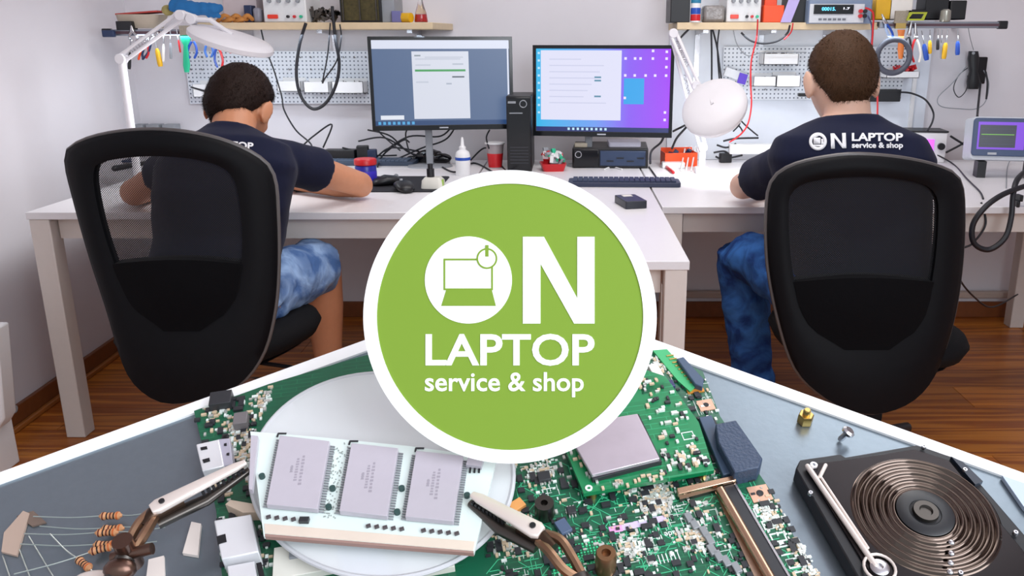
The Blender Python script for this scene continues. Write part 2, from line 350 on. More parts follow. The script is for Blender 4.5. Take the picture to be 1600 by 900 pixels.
def smooth_loop(pts, n=72):
    c = crom([(x, y, 0) for x, y in pts], 12, True)
    Ls = [0]
    for i in range(len(c)): Ls.append(Ls[-1] + (c[(i + 1) % len(c)] - c[i]).length)
    out = []
    for k in range(n):
        t = Ls[-1] * k / n; i = max(j for j in range(len(c)) if Ls[j] <= t)
        f = (t - Ls[i]) / max(1e-9, Ls[i + 1] - Ls[i]); out.append((c[i].lerp(c[(i + 1) % len(c)], f)).xy)
    return out
def chair(label, back, win, pad_y, Yb, lean, curve, swivel, seatc, seatr):
    """back/win: silhouettes of the backrest and of its mesh window, Yb its distance, lean and curve bend it"""
    t = thing('office_chair', label, 'chair', (seatc[0], seatc[1], 0), 'black mesh office chairs')
    cx = sum(p[0] for p in back) / len(back); cxw = pY(cx, 430, Yb).x
    def bp(px, py, off=0.0):
        Y = Yb
        for _ in range(6):
            q = pY(px, py, Y); u = q.x - cxw
            Y = Yb + swivel * u + lean * (0.7 - q.z) + curve * u * u * 4
        q = pY(px, py, Y); return Vector((q.x, q.y + off, q.z))
    O = smooth_loop(back); I = smooth_loop(win)
    # align starts by angle
    def order(P, c):
        k = min(range(len(P)), key=lambda i: abs(math.atan2(P[i][1] - c[1], P[i][0] - c[0]) + math.pi / 2) % 6.28)
        P = P[k:] + P[:k]; ar = sum(P[i][0] * P[(i + 1) % len(P)][1] - P[(i + 1) % len(P)][0] * P[i][1] for i in range(len(P)))
        return P if ar > 0 else [P[0]] + P[1:][::-1]
    cw = (sum(p[0] for p in win) / len(win), sum(p[1] for p in win) / len(win))
    O = order(O, cw); I = order(I, cw); n = len(O)
    f = MB(); rows = 6; vs = []; fs = []
    for side, th in ((0, 0.0), (1, 0.026)):
        for r_ in range(rows + 1):
            q = r_ / rows; bulge = 0.010 * math.sin(math.pi * q)
            for k in range(n):
                px = O[k][0] * (1 - q) + I[k][0] * q; py = O[k][1] * (1 - q) + I[k][1] * q
                vs.append(bp(px, py, (-bulge if side == 0 else th + bulge * .3)))
    W = rows + 1
    for r_ in range(rows):
        for k in range(n):
            a_, b_, c_, d_ = r_ * n + k, r_ * n + (k + 1) % n, (r_ + 1) * n + (k + 1) % n, (r_ + 1) * n + k
            fs.append((a_, b_, c_, d_)); fs.append(tuple(q + W * n for q in (d_, c_, b_, a_)))
    for k in range(n):
        fs.append((k, W * n + k, W * n + (k + 1) % n, (k + 1) % n))
        a_ = rows * n; fs.append((a_ + k, a_ + (k + 1) % n, W * n + a_ + (k + 1) % n, W * n + a_ + k))
    f.add(vs, fs); part('back_frame', f, frm, t, IDM, angle=60)
    # mesh panel: concentric grid
    vs = [bp(I[k][0] * (1 - q) + cw[0] * q, I[k][1] * (1 - q) + cw[1] * q, 0.012 + 0.02 * q) for q in (0, .2, .4, .6, .8) for k in range(n)] + [bp(cw[0], cw[1], 0.03)]
    fs = [(r_ * n + k, r_ * n + (k + 1) % n, (r_ + 1) * n + (k + 1) % n, (r_ + 1) * n + k) for r_ in range(4) for k in range(n)] + [(4 * n + k, 4 * n + (k + 1) % n, 5 * n) for k in range(n)]
    part('mesh_back', MB().add(vs, fs), meshm, t, IDM, angle=180)
    # outer piping along the rim
    rim = [bp(p[0], p[1], 0.013) for p in O]
    part('rim', MB().tube(rim, 0.0065, 8, closed=True), rimm, t, IDM)
    # lumbar pad behind the mesh window bottom
    xs = [p[0] for p in win]; ys = [p[1] for p in win]; x0, x1, yb = min(xs), max(xs), max(ys)
    def inside(px_, py_):
        c_ = False
        for i in range(n):
            (xa, ya), (xb, yb_) = I[i], I[(i + 1) % n]
            if (ya > py_) != (yb_ > py_) and px_ < (xb - xa) * (py_ - ya) / (yb_ - ya) + xa: c_ = not c_
        return c_
    rowsP = []
    for j in range(9):
        y = pad_y + (yb + 4 - pad_y) * j / 8
        ins = [x for x in range(int(x0), int(x1) + 1, 2) if inside(x, min(y, yb - 3))]
        xa, xb = (min(ins) - 3, max(ins) + 3) if ins else (cw[0] - 6, cw[0] + 6)
        rowsP.append([(xa + (xb - xa) * i / 14, y - 7 * math.sin(math.pi * i / 14) * (1 - j / 8)) for i in range(15)])
    vs = []; 
    for off in (-0.004, 0.04):
        for j, row in enumerate(rowsP):
            for i, (px, py) in enumerate(row): vs.append(bp(px, py, off + (-0.012 if off < 0 else 0.012) * math.sin(math.pi * i / 14) * math.sin(math.pi * min(1, (j + .6) / 8))))
    g = lambda s_, j, i: s_ * 135 + j * 15 + i; fs = []
    for j in range(8):
        for i in range(14):
            fs.append((g(0, j, i), g(0, j, i + 1), g(0, j + 1, i + 1), g(0, j + 1, i))); fs.append((g(1, j, i), g(1, j + 1, i), g(1, j + 1, i + 1), g(1, j, i + 1)))
    for i in range(14):
        for j in (0, 8): fs.append((g(0, j, i), g(1, j, i), g(1, j, i + 1), g(0, j, i + 1)))
    for j in range(8):
        for i in (0, 14): fs.append((g(0, j, i), g(0, j + 1, i), g(1, j + 1, i), g(1, j, i)))
    part('lumbar_pad', MB().add(vs, fs), padm, t, IDM, angle=60)
    # seat
    sx_, sy_, sz_ = seatc; a0 = seatr
    M = Matrix.Translation((sx_, sy_, sz_)) @ Matrix.Rotation(a0, 4, 'Z')
    secs = []
    for q, h0 in ((0, -0.05), (0.7, -0.048), (0.94, -0.03), (1, 0.0), (0.96, 0.022), (0.8, 0.034), (0.4, 0.03), (0.02, 0.026)):
        secs.append(((0, 0.0, h0), (0.245 * max(q, .02), 0, 0), (0, 0.235 * max(q, .02), 0)))
    part('seat', MB().loft(secs, 40, 2.9), seatm, t, M, angle=60)
    secs = [((0, 0, -0.052), (0.2, 0, 0), (0, 0.2, 0)), ((0, 0, -0.07), (0.16, 0, 0), (0, 0.16, 0))]
    part('seat_shell', MB().loft(secs, 28, 2.9), BLACK, t, M)
    part('mechanism', MB().box((0, -0.02, -0.095), (0.12, 0.24, 0.05)), BLACK, t, M, bev=0.006)
    low = bp(cw[0], max(p[1] for p in back) - 60, 0.02)
    part('back_support', MB().tube([M @ Vector((0, -0.1, -0.1)), M @ Vector((0, -0.2, -0.095)), low + Vector((0, 0.02, -0.03)), low], [0.025, 0.025, 0.022, 0.02], 12), BLACK, t, IDM)
    part('height_lever', MB().tube([(0.05, 0, -0.09), (0.2, 0.02, -0.1), (0.25, 0.02, -0.11)], 0.006, 8, rnd=True), BLACK, t, M)
    part('gas_lift', MB().cyl((0, 0, -0.115), (0, 0, -0.25), 0.016).cyl((0, 0, -0.24), (0, 0, 0.09 - sz_), 0.028), BLACK, t, M)
    for k in range(5):
        a1 = R(90 + 72 * k + 18)
        dv = Vector((math.cos(a1), math.sin(a1), 0)); h_ = Vector((0, 0, 0.11 - sz_)); e = dv * 0.30 + Vector((0, 0, 0.078 - sz_))
        lg = part('leg', MB().tube([h_, h_ + dv * 0.15 + Vector((0, 0, -.008)), e], [0.026, 0.022, 0.016], 10), BLACK, t, M)
        pv = dv.cross(Vector((0, 0, 1)))
        cs = MB().cyl(e, e + Vector((0, 0, -0.025)), 0.006)
        for s_ in (-1, 1): cs.cyl(e + Vector((0, 0, 0.026 - 0.078)) + pv * 0.006 * s_, e + Vector((0, 0, 0.026 - 0.078)) + pv * 0.024 * s_, 0.0255)
        part('caster', cs, BLACK, lg, M)
    return t
Lb = [(100, 252), (112, 228), (165, 210), (245, 204), (330, 216), (395, 243), (424, 275), (431, 340), (432, 420), (426, 490), (408, 555), (372, 602), (320, 622), (270, 631), (232, 620), (196, 580), (164, 480), (138, 400), (114, 315)]
Lw = [(146, 270), (165, 252), (240, 244), (320, 252), (362, 275), (376, 330), (378, 400), (368, 460), (340, 498), (295, 513), (250, 507), (210, 478), (178, 410), (155, 335)]
chair('black mesh office chair on the left, see-through at its left, tapering to a rounded bottom', Lb, Lw, 412, 2.0, -0.10, 0.25, 0.06, (pY(345, 500, 2.27).x, 2.27, 0.455), R(-18))
Rb = [(1200, 335), (1208, 285), (1240, 260), (1300, 246), (1352, 243), (1420, 250), (1475, 264), (1502, 284), (1508, 335), (1504, 420), (1490, 505), (1462, 585), (1425, 628), (1372, 647), (1325, 640), (1280, 615), (1243, 575), (1218, 500), (1202, 415)]
Rw = [(1232, 330), (1240, 298), (1275, 282), (1352, 276), (1430, 284), (1462, 304), (1466, 350), (1458, 430), (1440, 500), (1400, 535), (1345, 542), (1290, 528), (1256, 490), (1238, 420)]
chair('black mesh office chair on the right, dark upright oval back with lit grey top rim', Rb, Rw, 440, 2.0, -0.10, 0.25, 0.0, (pY(1352, 500, 2.24).x, 2.24, 0.455), R(4))

# ================================================================ PEOPLE
def skinmat(name, c):
    m = mat(name, hexc(c), 0.5, bump=0.03, scale=60, var=0.06); nb = nodes(m)[2]
    nb.inputs['Subsurface Weight'].default_value = 0.08; nb.inputs['Subsurface Radius'].default_value = (0.02, 0.008, 0.004); nb.inputs['Subsurface Scale'].default_value = 0.3; return m
skinL = skinmat('skin_tanned', 'c98a66'); skinR = skinmat('skin_fair', 'e3b9a2')
shirt = mat('navy_tshirt', hexc('131831'), 0.85, bump=0.12, scale=22, var=0.15, sheen=0.05, spec=0.2)
def denim(name, c0, c1):
    m = mat(name, hexc(c0), 0.85, var=0.1, spec=0.2); N, L, b = nodes(m)
    tc = N.new('ShaderNodeTexCoord'); nz = N.new('ShaderNodeTexNoise'); nz.inputs['Scale'].default_value = 13; nz.inputs['Detail'].default_value = 5; nz.inputs['Distortion'].default_value = 0.7
    L.new(tc.outputs['Object'], nz.inputs[0]); cr = N.new('ShaderNodeValToRGB'); cr.color_ramp.elements[0].position = .38; cr.color_ramp.elements[1].position = .62
    cr.color_ramp.elements[0].color = hexc(c0) + (1,); cr.color_ramp.elements[1].color = hexc(c1) + (1,); L.new(nz.outputs['Fac'], cr.inputs[0]); L.new(cr.outputs[0], b.inputs['Base Color'])
    bp_ = N.new('ShaderNodeBump'); bp_.inputs['Strength'].default_value = .5; bp_.inputs['Distance'].default_value = .02; L.new(nz.outputs['Fac'], bp_.inputs['Height']); L.new(bp_.outputs[0], b.inputs['Normal']); return m
shortsm = denim('light_denim', '4a6a9e', '93b0d8'); jeansm = denim('blue_denim', '1f3c78', '3f78c4')
eyew = mat('eye_white', hexc('e9e6e2'), 0.2); iris = mat('iris', hexc('4a3524'), 0.2); lipm = mat('lips', hexc('b06a5c'), 0.5)
printm = mat('shirt_print', hexc('e9e9ec'), 0.7, var=0.01)

def hand(mb, wrist, fwd, nrm, side, curl=0.5, sc=1.0):
    """palm and five fingers; fwd along the fingers, nrm out of the back of the hand, side +1 puts the thumb towards fwd x nrm"""
    f = fwd.normalized(); n_ = (nrm - f * nrm.dot(f)).normalized(); s_ = f.cross(n_) * side
    mb.loft([(wrist - f * .01, s_ * .026, n_ * .019), (wrist + f * .02, s_ * .033, n_ * .018), (wrist + f * .055 * sc, s_ * .042, n_ * .015), (wrist + f * .088 * sc, s_ * .041, n_ * .012)], 16, 2.4)
    for i, (o_, l_) in enumerate(((.031, .070), (.0105, .080), (-.0105, .073), (-.030, .058))):
        p = wrist + f * (.082 + (-.004 if i == 3 else 0)) * sc + s_ * o_; dr = f + s_ * o_ * 3; dr.normalize(); pts = [p - f * .02, p]
        ang = 0
        for q, sl in enumerate((.45, .32, .25)):
            ang += curl * (0.5 + .35 * q) * (1 + .1 * i); v = dr * math.cos(ang) - n_ * math.sin(ang); p = p + v * l_ * sl * sc; pts.append(p)
        mb.tube(pts, [.009, .0092, .0085, .0078, .0068], 10, rnd=True)
    p = wrist + f * .022 + s_ * .026; q1 = p + (f * .5 + s_ * .75 - n_ * .25).normalized() * .038 * sc; q2 = q1 + (f * .85 + s_ * .3 - n_ * .35).normalized() * .03 * sc; q3 = q2 + (f * .9 + s_ * .05 - n_ * .45).normalized() * .024 * sc
    mb.tube([p - s_ * .012, p, q1, q2, q3], [.014, .0135, .0105, .0095, .008], 10, rnd=True)
def head_parts(mb, M, sc):
    """M: head frame, x right, y towards the face, z up, origin at mid-head"""
    r3 = M.to_3x3()
    h = MB().ell((0, 0, 0), (1, 1, 1), 40)
    for i, q in enumerate(h.v):
        x, y, z = q
        wz = 1 - (0.30 * max(0, -z - 0.15) / 0.85 if z < 0 else 0) + .09 * max(0, z)
        X = x * .0755 * wz; Y = y * (.098 if y < 0 else .094) * (1 - .1 * max(0, -z)); Z = z * .118
        if y < 0 and z < -0.25: Y *= 1 - .35 * min(1, (-z - .25) / .5)       # nape tucks in
        if y > .2 and z < -.3: Y += .006
        h.v[i] = M @ (Vector((X, Y, Z)) * sc)
    mb.add(h.v, h.f)
    g = lambda c, r_, rot=None: mb.ell(M @ (Vector(c) * sc), [q * sc for q in r_], 14, r3 @ rot if rot is not None else r3)
    g((0, .098, -.018), (.0105, .017, .02)); g((0, .090, .006), (.008, .013, .03)); g((-.011, .093, -.024), (.008, .009, .007)); g((.011, .093, -.024), (.008, .009, .007))
    g((-.03, .076, .026), (.026, .014, .008)); g((.03, .076, .026), (.026, .014, .008))
    g((0, .083, -.092), (.02, .017, .016)); g((-.04, .05, -.02), (.024, .024, .02)); g((.04, .05, -.02), (.024, .024, .02)); g((0, .03, -.09), (.04, .05, .022))
    for s_ in (-1, 1):
        rot = Matrix.Rotation(s_ * R(-22), 3, 'Z') @ Matrix.Rotation(R(-8), 3, 'X')
        g((s_ * .088, -.010, .000), (.0065, .020, .034), rot); g((s_ * .085, -.004, -.026), (.006, .011, .013), rot); g((s_ * .076, -.002, -.008), (.008, .010, .022), rot)
def person(label, base, shirtc, skinc, hairc, torso, headM, hsc, arms, legs, legcover, legmat, sleeve_t, neck, shoes=True):
    t = thing('person', label, 'person', base)
    body = MB(); body.loft(torso, 30, 2.2)
    body.tube(neck, [.062, .057, .058], 18)
    head_parts(body, headM, hsc)
    for sh, el, wr, hd, sd, cu in arms:
        mid_ = sh.lerp(el, .45); fm = el.lerp(wr, .35)
        body.tube([sh, mid_, el.lerp(sh, .1), el, fm, wr.lerp(el, .08), wr], [.046, .046, .040, .041, .043, .029, .026], 16, rnd=True)
        hand(body, wr, hd[0], hd[1], sd, cu)
    for hp, kn, an, toe in legs:
        body.tube([hp, hp.lerp(kn, .5), kn.lerp(hp, .08), kn, kn.lerp(an, .3), kn.lerp(an, .75), an], [.088, .076, .060, .058, .058, .042, .038], 18, rnd=True)
        dv = (toe - an); dv.z = 0; dv.normalize()
        body.loft([(an + Vector((0, 0, -.02)) - dv * .03, dv.cross(Vector((0, 0, 1))) * .032, Vector((0, 0, .03))), (an - Vector((0, 0, .03)) + dv * .06, dv.cross(Vector((0, 0, 1))) * .04, Vector((0, 0, .03))), (an - Vector((0, 0, .045)) + dv * .16, dv.cross(Vector((0, 0, 1))) * .035, Vector((0, 0, .016)))], 14)
    bm_ = part('body', fuse(body, 0.0048, 5), skinc, t, IDM, angle=180)
    # t-shirt
    sh_ = MB(); sh_.loft([(c_, a_ * 1.07 + a_.normalized() * .006, b_ * 1.07 + b_.normalized() * .008) for c_, a_, b_ in torso[1:]], 34, 2.2)
    for sh, el, wr, hd, sd, cu in arms:
        e = sh.lerp(el, sleeve_t); d_ = (sh - e)
        sh_.tube([sh, sh.lerp(e, .3), sh.lerp(e, .7), e], [.056, .062, .063, .066], 20); sh_.ell(sh, (.056, .056, .056), 16)
    def wr_(q): return 0.006 * (noise.noise(q * 9) + .5 * noise.noise(Vector((q.x * 8, q.y * 8, q.z * 26))))
    part('tshirt', fuse(sh_, 0.0065, 6, wr_), shirtc, t, IDM, angle=180)
    SHM = [o for o in t.children if o.name.startswith('tshirt')][0]
    # trousers
    tr = MB(); tr.loft([(c_, a_ * 1.06 + a_.normalized() * .006, b_ * 1.06 + b_.normalized() * .006) for c_, a_, b_ in torso[:2]] , 30, 2.2)
    tr.ell(torso[0][0], (.17, .14, .11), 20)
    for hp, kn, an, toe in legs:
        if legcover < 1:
            e = hp.lerp(kn, legcover); tr.tube([hp, hp.lerp(e, .5), e.lerp(hp, .1), e], [.098, .093, .086, .088], 20)
        else:
            tr.tube([hp, hp.lerp(kn, .5), kn.lerp(hp, .1), kn, kn.lerp(an, .3), kn.lerp(an, .8), an.lerp(kn, .02)], [.1, .088, .076, .074, .074, .064, .066], 20)
    part('shorts' if legcover < 1 else 'jeans', fuse(tr, 0.0065, 4, lambda q: .009 * noise.noise(q * 14) + .004 * noise.noise(q * 34)), legmat, t, IDM, angle=180)
    # shoes
    for hp, kn, an, toe in legs:
        dv = (toe - an); dv.z = 0; dv.normalize(); sd = dv.cross(Vector((0, 0, 1))); f0 = Vector((an.x, an.y, 0))
        sh = part('shoe', MB().loft([(f0 - dv * .055 + Vector((0, 0, .06)), sd * .03, Vector((0, 0, .045))), (f0 - dv * .03 + Vector((0, 0, .058)), sd * .04, Vector((0, 0, .05))), (f0 + dv * .06 + Vector((0, 0, .048)), sd * .045, Vector((0, 0, .038))), (f0 + dv * .15 + Vector((0, 0, .038)), sd * .045, Vector((0, 0, .026))), (f0 + dv * .19 + Vector((0, 0, .034)), sd * .025, Vector((0, 0, .018)))], 18), BLACK, t, IDM, angle=60)
        part('sole', MB().loft([(f0 - dv * .06 + Vector((0, 0, .012)), sd * .034, Vector((0, 0, .012))), (f0 + dv * .06 + Vector((0, 0, .012)), sd * .048, Vector((0, 0, .012))), (f0 + dv * .195 + Vector((0, 0, .012)), sd * .03, Vector((0, 0, .012)))], 18), WP, sh, IDM)
    # hair: a cropped cap with short strands
    hv = MB(); nA, nB = 64, 22; rnd = random.Random(3); low = []
    def hp_(az, u, lift):
        front = (math.cos(az) + 1) / 2                   # 1 at the face
        side = abs(math.sin(az))
        lim = .058 * front ** 2 * 1.0 + (1 - front) * (-.068) * (1 if front < .5 else .5) + side * .012
        lim = -.074 + .142 * front ** 1.35 + .05 * max(0, side - .6) * 2.2
        el = math.pi / 2 * (1 - u) + math.asin(max(-.95, min(.95, lim / .118))) * u
        x = math.sin(az) * math.cos(el); y = math.cos(az) * math.cos(el); z = math.sin(el)
        X = x * .0755 * (1 + .09 * max(0, z)) * (1 - (.30 * max(0, -z - .15) / .85)); Y = y * (.098 if y < 0 else .094)
        if y < 0 and z < -.25: Y *= 1 - .35 * min(1, (-z - .25) / .5)
        v = Vector((X, Y, z * .118)); nn = Vector((x / .0755, y / .096, z / .118)).normalized()
        return headM @ ((v + nn * lift * (1 + .35 * max(0, z))) * hsc), (headM.to_3x3() @ nn).normalized()
    for j in range(nB + 1):
        u = max(j, .05) / nB; edge = min(1, (1 - u) * 7 + .12)
        for k in range(nA):
            az = 2 * math.pi * k / nA
            p, _ = hp_(az, u, .010 * edge * (1 + .35 * noise.noise(Vector((math.cos(az) * 11, math.sin(az) * 11, u * 22))))); hv.v.append(p)
    for k in range(nA): hv.v.append(hp_(2 * math.pi * k / nA, 1.0, -.004)[0])
    hv.f = [(j * nA + k, j * nA + (k + 1) % nA, (j + 1) * nA + (k + 1) % nA, (j + 1) * nA + k) for j in range(nB + 1) for k in range(nA)] + [tuple(range(nA))]
    hair_o = part('hair', hv, hairc, t, IDM, angle=180)
    st = MB()
    for i in range(9000):
        az = rnd.uniform(0, 2 * math.pi); u = math.sqrt(rnd.random()) * .99; p, nn = hp_(az, u, .008 * min(1, (1 - u) * 7 + .12))
        dn = headM.to_3x3() @ Vector((0, 0, -1)); tip = p + (nn * rnd.uniform(.35, 1.0) + dn * .7 + Vector((rnd.uniform(-.5, .5), rnd.uniform(-.5, .5), rnd.uniform(-.3, .3)))).normalized() * rnd.uniform(.006, .012)
        s2 = nn.cross(tip - p).normalized() * .0009; st.add([p - s2, p + s2, tip], [(0, 1, 2)])
    part('hair_strands', st, hairc, hair_o, IDM, kind='stuff', angle=180)
    for s_ in (-1, 1):
        ey = part('eye', MB().ell(headM @ (Vector((s_ * .031, .0795, .006)) * hsc), [.0125 * hsc] * 3, 14), eyew, t, IDM)
        part('iris', MB().ell(headM @ (Vector((s_ * .031, .0875, .004)) * hsc), [.0055 * hsc] * 3, 10), iris, ey, IDM)
        part('eyebrow', MB().tube([headM @ (Vector((s_ * x, y, z)) * hsc) for x, y, z in ((.014, .093, .032), (.03, .091, .037), (.048, .078, .032))], [.003, .0035, .002], 8), hairc, t, IDM)
    part('mouth', MB().ell(headM @ (Vector((0, .089, -.056)) * hsc), (.024 * hsc, .011 * hsc, .007 * hsc), 16, headM.to_3x3()), lipm, t, IDM)
    return t, SHM
def HM(c, yaw, pitch, roll=0): return Matrix.Translation(c) @ Matrix.Rotation(yaw, 4, 'Z') @ Matrix.Rotation(roll, 4, 'Y') @ Matrix.Rotation(pitch, 4, 'X')
V = Vector
hairL = mat('dark_brown_hair', hexc('241712'), 0.6, bump=0.3, scale=300, var=0.4, spec=.15); hairR = mat('brown_hair', hexc('46301f'), 0.6, bump=0.3, scale=300, var=0.45, spec=.15)
# left man: bent over the desk
hc = pY(373, 172, 2.50)
hip = V((pY(330, 470, 2.2).x, 2.22, 0.56)); nb = pY(362, 208, 2.40)
shl = pY(300, 250, 2.40); shr = pY(428, 246, 2.38)
ax = (shr - shl).normalized()
fw = V((0, 1, 0)); 
tors = [(hip + V((0, 0, -.03)), V((.165, 0, 0)), V((0, .12, .0))), (hip + V((.0, 0, .06)), V((.155, 0, 0)), V((0, .11, 0))), (hip.lerp(nb, .35), V((.15, 0, 0)), V((0, .11, -.03))), (hip.lerp(nb, .6) + V((0, -.02, .0)), V((.165, 0, 0)), V((0, .115, -.04))), (hip.lerp(nb, .8) + V((0, -.02, -.01)), ax * .175, V((0, .115, -.05))), (hip.lerp(nb, .92) + V((0, -.01, -.005)), ax * .155, V((0, .095, -.04))), (nb + V((0, .0, 0.0)), ax * .08, V((0, .06, -.02))), (nb + V((0, .004, .012)), ax * .058, V((0, .045, -.02)))]
elr = pY(566, 299, 2.72); elr.z = .735 + .045; wrr = pY(462, 290, 2.86); wrr.z = .765
ell_ = pY(212, 322, 2.60); ell_.z = .775; wrl = pY(262, 292, 2.86); wrl.z = .77
hipl = hip + V((-.09, .06, -.01)); hipr = hip + V((.09, .06, -.01))
knr = pY(503, 412, 2.60); knl = V((hip.x - .16, 2.62, .55)); anr = pY(516, 552, 2.66); anr.z = .09; anr.x -= 0.01; anl = V((knl.x - .02, 2.72, .09))
pL, shL = person('person in navy t-shirt and light denim shorts bent over the left desk', (hip.x, hip.y, 0), shirt, skinL, hairL, tors, HM(hc, R(-10), R(-30), R(4)), 1.04,
    [(shr, elr, wrr, (V((-1, .25, 0)), V((0, .2, 1))), 1, .5), (shl, ell_, wrl, (V((.6, .8, 0)), V((0, .2, 1))), -1, .5)],
    [(hipr, knr, anr, anr + V((0, 1, 0))), (hipl, knl, anl, anl + V((0, 1, 0)))], .93, shortsm, .46, [nb + V((0, -.005, -.03)), nb + V((0, .03, .03)), hc + V((0, -.01, -.04))])
# right man: upright
hc2 = pY(1315, 131, 2.30)
hip2 = V((pY(1345, 500, 2.2).x, 2.2, 0.56)); nb2 = pY(1325, 186, 2.24)
shl2 = pY(1236, 256, 2.27); shr2 = pY(1402, 258, 2.27); ax2 = (shr2 - shl2).normalized()
tors2 = [(hip2 + V((0, 0, -.03)), V((.17, 0, 0)), V((0, .13, 0))), (hip2 + V((0, 0, .06)), V((.165, 0, 0)), V((0, .12, 0))), (hip2.lerp(nb2, .35), V((.165, 0, 0)), V((0, .12, -.0))), (hip2.lerp(nb2, .6), V((.18, 0, 0)), V((0, .12, -.01))), (hip2.lerp(nb2, .78), ax2 * .192, V((0, .12, -.02))), (hip2.lerp(nb2, .89), ax2 * .170, V((0, .10, -.02))), (nb2 + V((0, 0, -.012)), ax2 * .10, V((0, .065, -.01))), (nb2 + V((0, .0, .008)), ax2 * .064, V((0, .052, -.01)))]
el2 = pY(1160, 278, 2.66); el2.z = .785; wr2 = pY(1235, 262, 2.92); wr2.z = .77; elr2 = pY(1438, 276, 2.62); elr2.z = .785; wrr2 = pY(1380, 262, 2.92); wrr2.z = .77
kn2 = pY(1158, 392, 2.62); an2 = pY(1185, 560, 2.60); an2.z = .09; knr2 = V((hip2.x + .17, 2.64, .57)); anr2 = V((knr2.x + .02, 2.6, .09))
pR, shR = person('person in navy t-shirt printed across the back and blue jeans sitting at the right desk', (hip2.x, hip2.y, 0), shirt, skinR, hairR, tors2, HM(hc2, R(2), R(-14)), 1.03,
    [(shl2, el2, wr2, (V((.75, .65, 0)), V((0, .2, 1))), -1, .5), (shr2, elr2, wrr2, (V((-.7, .7, 0)), V((0, .2, 1))), 1, .5)],
    [(hip2 + V((-.09, .06, -.01)), kn2, an2, an2 + V((0, 1, 0))), (hip2 + V((.09, .06, -.01)), knr2, anr2, anr2 + V((0, 1, 0)))], 1, jeansm, .60, [nb2 + V((0, 0, -.03)), nb2 + V((0, .015, .03)), hc2 + V((0, -.01, -.05))])
# printed lettering pressed onto the shirt backs
def shirt_print(P, SH, items, name='shirt_lettering'):
    me = SH.data; bvh = BVHTree.FromPolygons([WM[SH] @ v.co for v in me.vertices], [tuple(p.vertices) for p in me.polygons])
    out = MB()
    for mb, px, py in items:                     # mb is in picture-sized units (x right, y down in px) around (px,py)
        bm = bmesh.new(); vs = [bm.verts.new(v) for v in mb.v]
        for f_ in mb.f:
            try: bm.faces.new([vs[i] for i in f_])
            except ValueError: pass
        bmesh.ops.triangulate(bm, faces=bm.faces)
        for _ in range(2):
            lg = [e for e in bm.edges if e.calc_length() > 3.0]
            if lg: bmesh.ops.subdivide_edges(bm, edges=lg, cuts=1)
        bm.verts.index_update()
        vv = []
        for v in bm.verts:
            r_ = ray(px + v.co.x, py - v.co.y); hit = bvh.ray_cast(CAM + r_ * 1.0, r_)
            q = hit[0] if hit[0] is not None else CAM + r_ * 2.2
            vv.append(q - r_.normalized() * (0.0006 + 0.0012 * v.co.z))
        out.add(vv, [tuple(v.index for v in f_.verts) for f_ in bm.faces]); bm.free()
    part(name, out, printm, P, IDM, angle=180)
def rot2(mb, a): M = Matrix.Rotation(a, 4, 'Z'); mb.v = [M @ q for q in mb.v]; return mb
def laptop_disc(r):
    """disc with the laptop cut out of it, as flat pieces"""
    m = MB(); n = 40; sc = r / 67
    def arcp(a0, a1, k): return [(67 * math.cos(R(a0 + (a1 - a0) * i / k)), 67 * math.sin(R(a0 + (a1 - a0) * i / k))) for i in range(k + 1)]
    m.prism([(x * sc, y * sc) for x, y in arcp(-160, -20, 24)], 0, 1)          # bottom segment
    return m
def circle(r, n=48, cx=0, cy=0): return [(cx + r * math.cos(2 * math.pi * i / n), cy + r * math.sin(2 * math.pi * i / n)) for i in range(n)]
shirt_print(pR, shR, [
    (MB().ringprism(circle(14, 32), circle(9, 32), 0, 1), 1278, 221), (MB().prism([(-9, -8.2), (9, -8.2), (7, -5), (-7, -5)], 0, 1).prism([(-7, -4), (4, -4), (4, 6), (-7, 6)], 0, 1).prism([(-8.5, 4), (-1, 7.5), (2, 9), (-6, 9)], 0, 1).prism([(5, -5), (9, -5), (8, 4), (5, 4)], 0, 1), 1278, 221),
    (rot2(MB().prism([(-12, -12), (-6, -12), (-6, 5), (6, -12), (12, -12), (12, 12), (6, 12), (6, -5), (-6, 12), (-12, 12)], 0, 1), R(2)), 1310, 220),
    (rot2(text('LAPTOP', 80, 13, .035, 1), R(0)), 1371, 214), (text('service & shop', 80, 11.5, .035, 1), 1371, 228)])
shirt_print(pL, shL, [(rot2(text('TOP', 36, 11, .035, 1), R(-4)), 378, 227), (rot2(text('shop', 34, 9, .035, 1), R(-6)), 377, 242)])
# ================================================================ SHELVES, PEGBOARDS, RAILS
shelfm = mat('birch_shelf', hexc('d9c3a0'), 0.5, bump=0.03, var=0.08)
SZ = pY(500, 46, 3.48).z; ST = SZ + 0.026; SF = 3.48
def shelf(label, xa, xb, slant):
    t = thing('shelf', label, 'shelf', ((xa + xb) / 2, BW, SZ))
    part('shelf_board', MB().prism([(xa, SF), (xb + slant[0], SF), (xb + slant[1], BW - .002), (xa, BW - .002)], SZ, ST), shelfm, t, IDM, bev=0.002)
    for x in (xa + .12, (xa + xb) / 2, xb - .12):
        part('bracket', MB().prism([(0, 0), (0.24, 0), (0.24, .012), (.02, .02), (.012, .22), (0, .22)], -.01, .01), CHROME, t, Matrix.Translation((x, BW - 0.004, SZ)) @ Matrix.Rotation(R(180), 4, 'X') @ Matrix.Rotation(R(-90), 4, 'Z') @ Matrix.Rotation(R(90), 4, 'X') @ Matrix.Identity(4) if False else Matrix(((0, 0, 1, x), (-1, 0, 0, BW - .004), (0, -1, 0, SZ), (0, 0, 0, 1))))
    return t
shelf('birch shelf high over the left desk with slanted right end', pY(300, 40, SF).x, pY(684, 40, SF).x, (-0.02, 0.02))
shelf('birch shelf high over the right desk carrying lab instruments', pY(1058, 40, SF).x, pY(1372, 40, SF).x, (0, 0))
